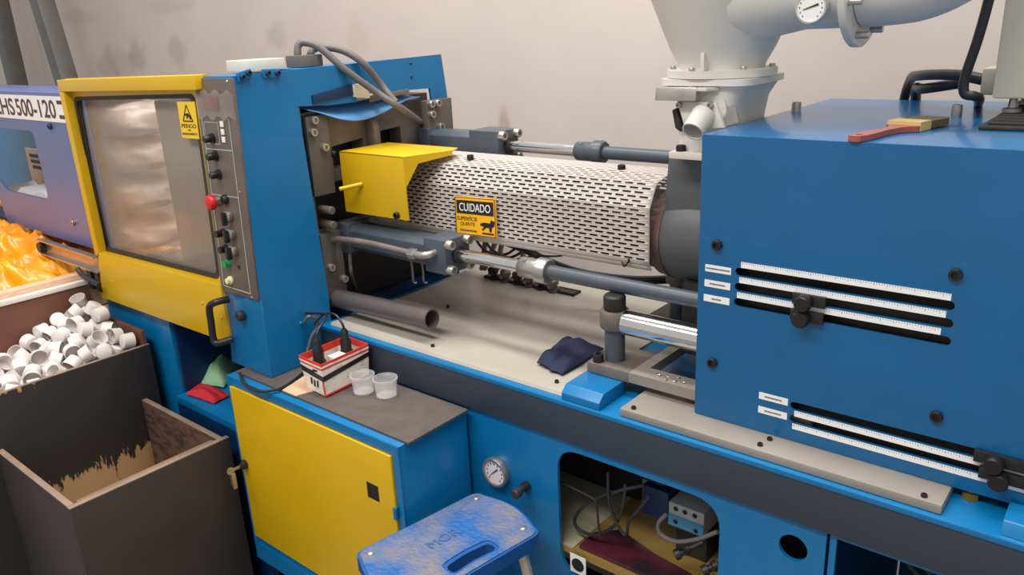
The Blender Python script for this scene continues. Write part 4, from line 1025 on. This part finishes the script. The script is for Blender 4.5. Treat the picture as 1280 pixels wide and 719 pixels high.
for z in (CZ1 - .17, CZ0 + .14): obj('hinge', cyl(newbm(), (CX1 - .022, CY0 - .006, z - .014), (CX1 - .022, CY0 - .006, z + .014), .006, seg=10), BLUE, dr)
# worn mat
k4 = [PZ(u, v, CZ1) for u, v in ((352, 487), (497, 553), (578, 511), (470, 452))]
mx0, mx1, my0, my1 = CX0 + .012, CX1 + .012, CY0 + .022, CY1 - .004
single('rubber_mat', plate(newbm(), rpoly([(mx0, my0), (mx1, my0), (mx1, my1), (mx0, my1)], .006), [], .005, FZ(CZ1 + .0032)), MATR, 'worn grey rubber mat on top of the side cabinet', 'mat')
ZM = CZ1 + .0062
# cardboard flap under the carton
single('cardboard_flap', prism(newbm(), [PZ(353, 489, ZM), PZ(370, 496, ZM), PZ(395, 489, ZM), PZ(385, 468, ZM)], (0, 0, .003)), CARTB, 'small tan cardboard piece sticking out beside the red carton', 'cardboard')
# the carton with red rim
t = thing('carton', (-1.55, 1.12, ZM), 'cut-open white and red carton with a black band holding plugs', 'carton')
ZC = ZM + .0035
B = [PZ(u, v, ZC) for u, v in ((408, 496), (464, 469))]; bA = B[0]; wx = Vector((-.084, .006, 0)); dy = Vector((-.006, .142, 0))
bot = [bA, bA + dy, bA + dy + wx, bA + wx]
hT = .088
lean = Vector((-.002, 0, 0))
topc = [p_ + Vector((.004 if i in (0, 1) else -.010, -.006 if i in (0, 3) else .008, hT)) + lean for i, p_ in enumerate(bot)]
def wall4(a, b_, c, d_, n_in, th, m, name, par=t):
    return obj(name, prism(newbm(), [a, b_, c, d_], n_in * th), m, par)
nin = [Vector((-1, 0, 0)), Vector((0, -1, 0)), Vector((1, 0, 0)), Vector((0, 1, 0))]
for i in range(4):
    j = (i + 1) % 4
    m1 = lambda f_: (bot[i].lerp(topc[i], f_), bot[j].lerp(topc[j], f_))
    a0, b0 = m1(0); a1, b1 = m1(.80); a2, b2 = m1(1)
    wall4(a0, b0, b1, a1, nin[i], .002, CARTW, 'side')
    wall4(a1, b1, b2, a2, nin[i], .002, CARTR, 'rim_fold')
    no = -nin[i] * .0006
    a3, b3 = m1(.86); a4, b4 = m1(.92)
    wall4(a3 + no, b3 + no, b4 + no, a4 + no, nin[i], .0005, CARTW, 'rim_stripe')
    a5, b5 = m1(.54 if i != 3 else .56); a6, b6 = m1(.70 if i != 3 else .74)
    if i == 0: b5, b6 = bot[j].lerp(topc[j], .62), bot[j].lerp(topc[j], .76)
    if i == 0: a5, a6 = bot[0].lerp(topc[0], .46), bot[0].lerp(topc[0], .62)
    if i == 3: b5, b6 = bot[0].lerp(topc[0], .46), bot[0].lerp(topc[0], .62)
    wall4(a5 + no * 2, b5 + no * 2, b6 + no * 2, a6 + no * 2, nin[i], .001, BLACK, 'band')
cr = bot[0]; no = Vector((.0004, -.0004, 0))
obj('corner_edge', prism(newbm(), [bot[0] + Vector((.0008, -.0008, 0)), bot[0] + Vector((-.006, -.0008, 0)), bot[0].lerp(topc[0], .46) + Vector((-.006, -.0008, 0)), bot[0].lerp(topc[0], .46) + Vector((.0008, -.0008, 0))], (0, .0006, 0)), CARTR, t)
obj('bottom_edge', prism(newbm(), [bot[0] + Vector((.0008, 0, 0)), bot[1] + Vector((.0008, 0, 0)), bot[1] + Vector((.0008, 0, .005)), bot[0] + Vector((.0008, 0, .005))], (-.0006, 0, 0)), CARTR, t)
obj('bottom', prism(newbm(), [p_ + Vector((0, 0, .001)) for p_ in bot], (0, 0, .002)), CARTB, t)
bm = newbm()
F = lambda s_, v_: bot[3].lerp(bot[0], s_).lerp(topc[3].lerp(topc[0], s_), v_) + Vector((0, -.0006, 0))
for s0, s1, v0, v1, sk in ((.30, .38, .22, .44, .06), (.44, .52, .18, .40, .06), (.60, .68, .20, .42, .06), (.25, .55, .66, .70, .12), (.55, .75, .70, .76, .05)):
    prism(bm, [F(s0, v0), F(s1, v0), F(s1 + sk, v1), F(s0 + sk, v1)], (0, -.0004, 0))
obj('print_mark', bm, INK, t)
# plugs standing in the carton
cen = (bot[0] + bot[2]) / 2
def plug(p_, lab, cable_pts):
    t2 = thing('cable_plug', p_, lab, 'plug')
    obj('shell', lathe(newbm(), [(.017, 0), (.018, .004), (.018, .03), (.014, .036), (.0145, .060), (.011, .068), (.010, .085), (.006, .092)], p_, (0, 0, 1), 18), BLACK, t2)
    obj('collar', lathe(newbm(), [(.0165, .004), (.019, .006), (.019, .018), (.0165, .02)], p_, (0, 0, 1), 18), PLATE, t2)
    obj('cable', tube(newbm(), [p_ + Vector((0, 0, .088))] + cable_pts, .0032, 8), BLACK, t2)
q1 = cen + Vector((-.022, -.035, .035)); q2 = cen + Vector((-.012, .045, .036))
plug(q1, 'black cable plug with pale collar standing near the front of the carton', [q1 + Vector((-.004, .012, .11)), q1 + Vector((-.02, .05, .125)), q1 + Vector((-.05, .07, .125)), Vector((-1.725, q1.y + .08, q1.z + .105))])
plug(q2, 'black cable plug standing at the back of the carton', [q2 + Vector((-.004, 0, .105)), q2 + Vector((-.03, 0, .125)), q2 + Vector((-.07, -.005, .12)), q2 + Vector((-.10, -.02, .09))])
single('folded_paper', box(newbm(), cen.x - .018, cen.x + .016, cen.y - .012, cen.y + .026, ZC + .004, ZC + .072, .001), WHITE, 'folded white paper packed between the plugs in the carton', 'paper')
single('wire_bundle', tube(newbm(), [PX(380, 402, XT + .012), PX(386, 396, XT + .03), PX(394, 398, XT + .035), PX(398, 408, XT + .03), PX(390, 420, XT + .02), PX(384, 440, XT + .016)], .005, 8), HOSE, 'grey wire bundle bulging from the housing above the carton', 'wire')
# black cord on the cabinet corner
pc = [PZ(u, v, ZM + .004) for u, v in ((300, 467), (306, 480), (325, 489), (345, 487), (362, 480), (382, 464))]
single('power_cord', tube(newbm(), pc, .0045, 8), BLACK, 'black cord curling along the cabinet edge below the housing', 'cord')
# two clear cups
def cup(p_, lab):
    r0, r1, h = .0255, .029, .046
    bm = newbm(); lathe(bm, [(r0, 0), (r1, h - .006), (r1 + .002, h - .005), (r1 + .002, h), (r1 - .0008, h), (r0 - .001, .0015)], p_, (0, 0, 1), 32)
    single('plastic_cup', bm, CLEAR, lab, 'cup', 'clear cups on the side cabinet')
cup(PZ(455, 489, ZM) + Vector((0, .0, .0002)), 'clear plastic cup touching the white and red carton')
cup(PZ(482, 493, ZM) + Vector((.004, 0, .0002)), 'clear plastic cup beside the other cup on the open mat')

# ------------------------------------------------------------------ blue step stool
ZS = .62
c_l, c_b, c_r = [PZ(u, v, ZS) for u, v in ((441, 692), (597, 613), (680, 663))]
c_f = c_l + c_r - c_b
t = thing('step_stool', ((c_l + c_r) / 2).xy.to_3d(), 'blue plastic topped step stool marked MOR, dusty, with aluminium legs', 'step stool')
e1 = (c_b - c_l); e2 = (c_f - c_l); L1, L2 = e1.length, e2.length; e1.normalize(); e2 = (e2 - e1 * e2.dot(e1)).normalized()
sw = lambda u, v, w_: c_l + e1 * u + e2 * v + Vector((0, 0, w_))
def side(p, q_, bulge, n_=8):
    p, q_ = Vector(p), Vector(q_); nn = Vector((q_.y - p.y, p.x - q_.x)).normalized()
    return [p.lerp(q_, i / n_) + nn * bulge * math.sin(math.pi * i / n_) for i in range(1, n_)]
def rounded(L1, L2, r, ins=0, bulge=.02):
    C = [(ins, ins), (L1 - ins, ins), (L1 - ins, L2 - ins), (ins, L2 - ins)]
    out = []
    for i in range(4):
        a, b_ = C[i], C[(i + 1) % 4]; dd = (Vector(b_) - Vector(a)).normalized(); pd = (Vector(a) - Vector(C[i - 1])).normalized(); A = Vector(a)
        s_, e_ = A - pd * r, A + dd * r
        for k_ in range(5): tt = k_ / 4; out.append(tuple(s_ * (1 - tt) ** 2 + A * 2 * tt * (1 - tt) + e_ * tt * tt))
        if i % 2 == 1: out += [tuple(x) for x in side(e_, Vector(b_) - dd * r, bulge)]
    return out
ou = rounded(L1, L2, .025)
hole = rpoly([(L1 * .34, L2 - .052), (L1 * .5, L2 - .058), (L1 * .68, L2 - .052), (L1 * .68, L2 - .024), (L1 * .5, L2 - .030), (L1 * .34, L2 - .024)], .014, 4)
STOOL = mat('dusty blue plastic', (26, 88, 150), .6, var=.05, rgb2=(122, 114, 112), thr=(.40, .68), scale=8, bump=0)
nt = STOOL.node_tree; N = nt.nodes
vz = N.new('ShaderNodeTexVoronoi'); vz.inputs['Scale'].default_value = 105
tcs = [n for n in N if n.type == 'TEX_COORD'][0]; nt.links.new(tcs.outputs['Object'], vz.inputs['Vector'])
bpn = N.new('ShaderNodeBump'); bpn.inputs['Strength'].default_value = 1; bpn.inputs['Distance'].default_value = .002
nt.links.new(vz.outputs['Distance'], bpn.inputs['Height']); nt.links.new(bpn.outputs[0], N['Principled BSDF'].inputs['Normal'])
SBL = mat('blue stool plastic', (16, 78, 142), .45, var=.06)
bm = newbm(); plate(bm, ou, [hole], .034, lambda u, v, w_: sw(u, v, w_ - .019)); obj('seat_body', bm, SBL, t)
bm = newbm(); plate(bm, [(x * .97 + L1 * .015, y * .955 + L2 * .022) for x, y in ou], [[(x, y) for x, y in rpoly([(L1 * .32, L2 - .062), (L1 * .5, L2 - .068), (L1 * .70, L2 - .062), (L1 * .70, L2 - .016), (L1 * .5, L2 - .022), (L1 * .32, L2 - .016)], .016, 4)]], .003, lambda u, v, w_: sw(u, v, w_ - .001))
obj('tread', bm, STOOL, t, label='dusty dimpled tread')
bm = newbm(); text(bm, 'MOR', sw(L1 * .5, L2 * .42, .0012), e1, -e2, L1 * .24, L2 * .11, .002)
obj('lettering', bm, mat('embossed lettering', (66, 92, 132), .5), t)
for u, v in ((.08, .12), (.93, .11), (.93, .84), (.08, .86)):
    obj('rivet', lathe(newbm(), [(.008, 0), (.007, .002), (.003, .0035)], sw(L1 * u, L2 * v, .0006), (0, 0, 1), 14), BRIGHT, t)
for u, v, du, dv_ in ((.12, .1, -.02, -.02), (.88, .1, .02, -.02), (.88, .88, .02, .14), (.12, .88, -.02, .14)):
    a = sw(L1 * u, L2 * v, -.034); b_ = Vector((a.x, a.y, 0)) + e1 * du + e2 * dv_ + Vector((0, 0, .012))
    lg = obj('leg', tube(newbm(), [a, b_], .012, 12, smooth=False), ALU, t)
    obj('rubber_foot', lathe(newbm(), [(.016, 0), (.016, .03), (.013, .034)], b_ - Vector((0, 0, .012)), (0, 0, 1), 14), RUBBER, lg)
a, b_ = sw(L1 * .12, L2 * .88, -.36) + e2 * .09, sw(L1 * .88, L2 * .88, -.36) + e2 * .09
obj('lower_step', plate(newbm(), [(0, 0), (L1 * .84, 0), (L1 * .84, .13), (0, .13)], [], .03, lambda u, v, w_: c_l + e1 * (u + L1 * .08) + e2 * (v + L2 * .8) + Vector((0, 0, w_ - .34))), SBL, t)

# ------------------------------------------------------------------ bins at the left
def worn(name, c0, c1, zlo, zhi, ymin=-9):
    m = mat(name, c0, .6, var=.1, scale=4)
    nt = m.node_tree; N = nt.nodes; b = N['Principled BSDF']; src = b.inputs['Base Color'].links[0].from_socket
    geo = N.new('ShaderNodeNewGeometry'); sx = N.new('ShaderNodeSeparateXYZ'); nt.links.new(geo.outputs['Position'], sx.inputs[0])
    mp = N.new('ShaderNodeMapping'); mp.inputs['Scale'].default_value = (1, 26, 9); nt.links.new(geo.outputs['Position'], mp.inputs[0])
    n = N.new('ShaderNodeTexNoise'); n.inputs['Scale'].default_value = 1.6; n.inputs['Detail'].default_value = 7; n.inputs['Roughness'].default_value = .7; nt.links.new(mp.outputs[0], n.inputs[0])
    h = N.new('ShaderNodeMapRange'); h.inputs[1].default_value = zlo; h.inputs[2].default_value = zhi; h.inputs[3].default_value = .30; h.inputs[4].default_value = -.32; h.clamp = True
    nt.links.new(sx.outputs['Z'], h.inputs[0])
    ad = N.new('ShaderNodeMath'); ad.operation = 'ADD'; nt.links.new(n.outputs[0], ad.inputs[0]); nt.links.new(h.outputs[0], ad.inputs[1])
    ym = N.new('ShaderNodeMapRange'); ym.inputs[1].default_value = ymin; ym.inputs[2].default_value = ymin + .10; ym.inputs[3].default_value = -.5; ym.inputs[4].default_value = 0; nt.links.new(sx.outputs['Y'], ym.inputs[0])
    a2 = N.new('ShaderNodeMath'); a2.operation = 'ADD'; nt.links.new(ad.outputs[0], a2.inputs[0]); nt.links.new(ym.outputs[0], a2.inputs[1])
    # chipped top edge at the near end
    ze = N.new('ShaderNodeMapRange'); ze.inputs[1].default_value = .70; ze.inputs[2].default_value = .757; ze.inputs[3].default_value = -.3; ze.inputs[4].default_value = .16; nt.links.new(sx.outputs['Z'], ze.inputs[0])
    ye = N.new('ShaderNodeMapRange'); ye.inputs[1].default_value = .66; ye.inputs[2].default_value = .80; ye.inputs[3].default_value = 0; ye.inputs[4].default_value = -.4; nt.links.new(sx.outputs['Y'], ye.inputs[0])
    s1 = N.new('ShaderNodeMath'); s1.operation = 'ADD'; nt.links.new(ze.outputs[0], s1.inputs[0]); nt.links.new(ye.outputs[0], s1.inputs[1])
    s2 = N.new('ShaderNodeMath'); s2.operation = 'ADD'; nt.links.new(s1.outputs[0], s2.inputs[0]); nt.links.new(n.outputs[0], s2.inputs[1])
    mxx = N.new('ShaderNodeMath'); mxx.operation = 'MAXIMUM'; nt.links.new(a2.outputs[0], mxx.inputs[0]); nt.links.new(s2.outputs[0], mxx.inputs[1])
    mr = N.new('ShaderNodeMapRange'); mr.inputs[1].default_value = .60; mr.inputs[2].default_value = .64; nt.links.new(mxx.outputs[0], mr.inputs[0])
    mx = N.new('ShaderNodeMix'); mx.data_type = 'RGBA'; nt.links.new(mr.outputs[0], mx.inputs[0]); nt.links.new(src, mx.inputs[6]); mx.inputs[7].default_value = lin(c1)
    nt.links.new(mx.outputs[2], b.inputs['Base Color'])
    return m
BX0, BX1, BY0, BY1, BZ = -2.385, -1.905, .555, .985, .596
t = thing('dark_bin', (-2.14, .77, 0), 'empty dark board bin standing in front of the chute', 'bin')
obj('side', box(newbm(), BX1 - .018, BX1, BY0, BY1, .0, BZ, .002), DARKB, t)
obj('side', box(newbm(), BX0, BX1 - .018, BY0, BY0 + .018, .0, BZ, .002), DARKB, t)
obj('side', box(newbm(), BX0, BX1 - .018, BY1 - .018, BY1, .0, BZ - .012, .002), mat('brown scratched board', (96, 72, 58), .6, rgb2=(62, 46, 40), scale=7, stretch=(3, 1, 9)), t)
obj('bottom', box(newbm(), BX0 + .012, BX1 - .018, BY0 + .018, BY1 - .018, .30, .315), mat('tan board', (140, 114, 88), .6, var=.2, scale=8), t)
obj('worn_edge', box(newbm(), BX1 - .017, BX1 - .001, BY0, BY1, BZ, BZ + .0025, .001), EDGEW, t)
obj('worn_edge', box(newbm(), BX0, BX1 - .018, BY0 + .001, BY0 + .017, BZ, BZ + .0025, .001), EDGEW, t)
obj('worn_edge', box(newbm(), BX0, BX1 - .018, BY1 - .017, BY1 - .001, BZ - .012, BZ - .0095, .001), EDGEW, t)
obj('inner_batten', box(newbm(), BX1 - .045, BX1 - .019, BY0 + .03, BY1 - .03, .56, .59, .002), mat('tan batten', (120, 98, 78), .6, var=.15), t)
# cup bin
UX0, UX1, UY0, UY1 = -2.765, -2.387, .40, 1.028
t = thing('cup_bin', (-2.58, .72, 0), 'brown fibreboard bin with white far edge, filled with white cups', 'bin')
obj('side', box(newbm(), UX1 - .014, UX1, UY0, UY1, 0, .754, .002), worn('worn black paint over timber', (40, 36, 35), (178, 142, 98), .38, .54, .56), t)
obj('worn_edge', box(newbm(), UX1 - .013, UX1 - .001, UY0, UY1, .754, .7562, .001), EDGEW, t)
obj('side', box(newbm(), UX0 - .014, UX0, UY0, UY1, 0, .89, .002), WOODB, t)
obj('side', box(newbm(), UX0, UX1 - .014, UY1 - .014, UY1, 0, .80, .002), WOODB, t)
obj('side', box(newbm(), UX0, UX1 - .014, UY0, UY0 + .014, 0, .80, .002), WOODB, t)
obj('bottom', box(newbm(), UX0, UX1 - .014, UY0 + .014, UY1 - .014, .60, .615), WOODB, t)
obj('white_edging', box(newbm(), UX0 - .018, UX0 + .004, UY0, UY1 + .0, .89, .906, .002), WHITER, t)
# moulded cups: one mesh, many individuals
bm = newbm(); r0, r1, h = .0225, .0255, .034
lathe(bm, [(.0001, 0), (r0 * .8, 0), (r0, .002), (r1, h), (r1 - .0016, h), (r0 - .0016, .003), (.0001, .003)], (0, 0, 0), (0, 0, 1), 18, False, False)
bmesh.ops.remove_doubles(bm, verts=bm.verts, dist=2e-4)
for v in bm.verts: v.co.z -= h / 2
for f_ in bm.faces: f_.smooth = True
bmesh.ops.recalc_face_normals(bm, faces=bm.faces)
for e in bm.edges:
    if len(e.link_faces) == 2 and e.calc_face_angle(3) > .7: e.smooth = False
cme = bpy.data.meshes.new('moulded_cup'); bm.to_mesh(cme); bm.free(); cme.materials.append(CUPM)
rg = random.Random(11)
def heap(x, y):
    f_ = (UX1 - .03 - x) / (UX1 - UX0 - .03)
    k_ = min(1, max(0, (y - .72) / .26)); f_ = min(f_, .6); z = .735 + .05 * (y - .6) / .4 + f_ * (.010 + .012 * math.sin(14 * y) + .12 * k_ * k_ * (3 - 2 * k_))
    return z
placed = []
tries = 0
D = .045
for layer in range(3):
    for _ in range(5000):
        if len(placed) > 255: break
        x = rg.uniform(UX0 + .028, UX1 - .045); y = rg.uniform(.52, UY1 - .045); z = heap(x, y) - .021 - layer * .036 + rg.uniform(-.006, .006)
        p_ = Vector((x, y, z))
        if all((p_ - o_).length > D for o_ in placed): placed.append(p_)
for p_ in placed:
    o = bpy.data.objects.new('moulded_cup', cme); col.objects.link(o); o.location = p_
    o.rotation_euler = (rg.uniform(0, 6.28), rg.uniform(0, 6.28), rg.uniform(0, 6.28))
    prop(o, 'small milky white plastic cup in the heap inside the brown bin', 'cup', 'white cups heaped in the brown bin')

# orange film heap in the next crate
t = thing('film_crate', (-3.4, .95, 0), 'pale timber crate beyond the cup bin holding bright orange film', 'crate')
obj('plank', box(newbm(), -2.83, -2.785, .35, 1.55, .80, .925, .004), PLANK, t)
obj('plank', box(newbm(), -2.83, -2.785, .35, 1.55, .66, .795, .004), PLANK, t)
obj('crate_body', box(newbm(), -4.6, -2.785, .35, 1.55, 0, .655, .004), PLANK, t)
obj('far_side', box(newbm(), -4.6, -4.56, .35, 1.55, .656, .95, .004), PLANK, t)
bm = newbm(); NU, NV = 200, 140; V = {}
for i in range(NU + 1):
    for j in range(NV + 1):
        s_, v_ = i / NU, j / NV; x = -4.55 + 1.71 * s_; y = .36 + 1.18 * v_
        q_ = Vector((x * 3.2, y * 3.2, 0)); rim = min(1, 7 * min(s_, 1 - s_, v_, 1 - v_))
        fold = (1 - abs(noise.noise(q_ * 1.5 + Vector((3, 1, 0))))) ** 3 * .07 + (1 - abs(noise.noise(q_ * 3.6 + Vector((0, 7, 0))))) ** 3 * .04 + (1 - abs(noise.noise(q_ * 8)) ) ** 2 * .012 - .05
        V[i, j] = bm.verts.new((x, y, .80 + (.12 + fold + .05 * math.sin(3 * s_)) * rim))
for i in range(NU):
    for j in range(NV): bm.faces.new((V[i, j], V[i + 1, j], V[i + 1, j + 1], V[i, j + 1]))
bo = [V[i, 0] for i in range(NU + 1)] + [V[NU, j] for j in range(1, NV + 1)] + [V[i, NV] for i in range(NU - 1, -1, -1)] + [V[0, j] for j in range(NV - 1, 0, -1)]
lo = [bm.verts.new((v.co.x, v.co.y, .657)) for v in bo]
for i in range(len(bo)): bm.faces.new((bo[i], bo[(i + 1) % len(bo)], lo[(i + 1) % len(bo)], lo[i]))
bm.faces.new(lo); bmesh.ops.recalc_face_normals(bm, faces=bm.faces)
prop(single('orange_film', bm, mat('orange plastic film', (236, 138, 0), .3, var=.1, scale=5, rgb2=(246, 172, 16), thr=(.4, .65)), 'crumpled bright orange plastic film heaped in the timber crate', 'film', angle=70))
hose([PY(97, 336, 1.0), PY(103, 344, 1.0), PY(112, 350, 1.0), PY(124, 356, 1.01)], .009, BHOSE, 'short black hose below the slide rail end')

# rags on the chute ledge
def rag(name, px, z0, hgt, m, lab, seed):
    P_ = [PZ(u, v, z0) for u, v in px]; bm = newbm(); NU = 10; V = {}
    for i in range(NU + 1):
        for j in range(NU + 1):
            s_, v_ = i / NU, j / NU; p = P_[0].lerp(P_[1], s_).lerp(P_[3].lerp(P_[2], s_), v_); rim = min(s_, 1 - s_, v_, 1 - v_)
            V[i, j] = bm.verts.new((p.x + .006 * noise.noise(Vector((s_ * 5, v_ * 5, seed))), p.y + .006 * noise.noise(Vector((s_ * 5, v_ * 5, seed + 5))), z0 + .002 + hgt * min(1, rim * 3.2) * (.7 + .5 * noise.noise(Vector((s_ * 3, v_ * 3, seed + 9))))))
    for i in range(NU):
        for j in range(NU): bm.faces.new((V[i, j], V[i + 1, j], V[i + 1, j + 1], V[i, j + 1]))
    bmesh.ops.recalc_face_normals(bm, faces=bm.faces)
    o = single(name, bm, m, lab, 'cloth'); md = o.modifiers.new('thick', 'SOLIDIFY'); md.thickness = .004; md.offset = 1
    md = o.modifiers.new('sub', 'SUBSURF'); md.levels = md.render_levels = 1
rag('red_rag', ((233, 494), (268, 506), (288, 496), (250, 480)), .601, .026, CLOTHR, 'red rag lying on the blue chute ledge', 2)
rag('green_rag', ((250, 482), (280, 486), (304, 462), (276, 458)), .601, .085, CLOTHG, 'pale green rag bunched on the ledge behind the red one', 5)
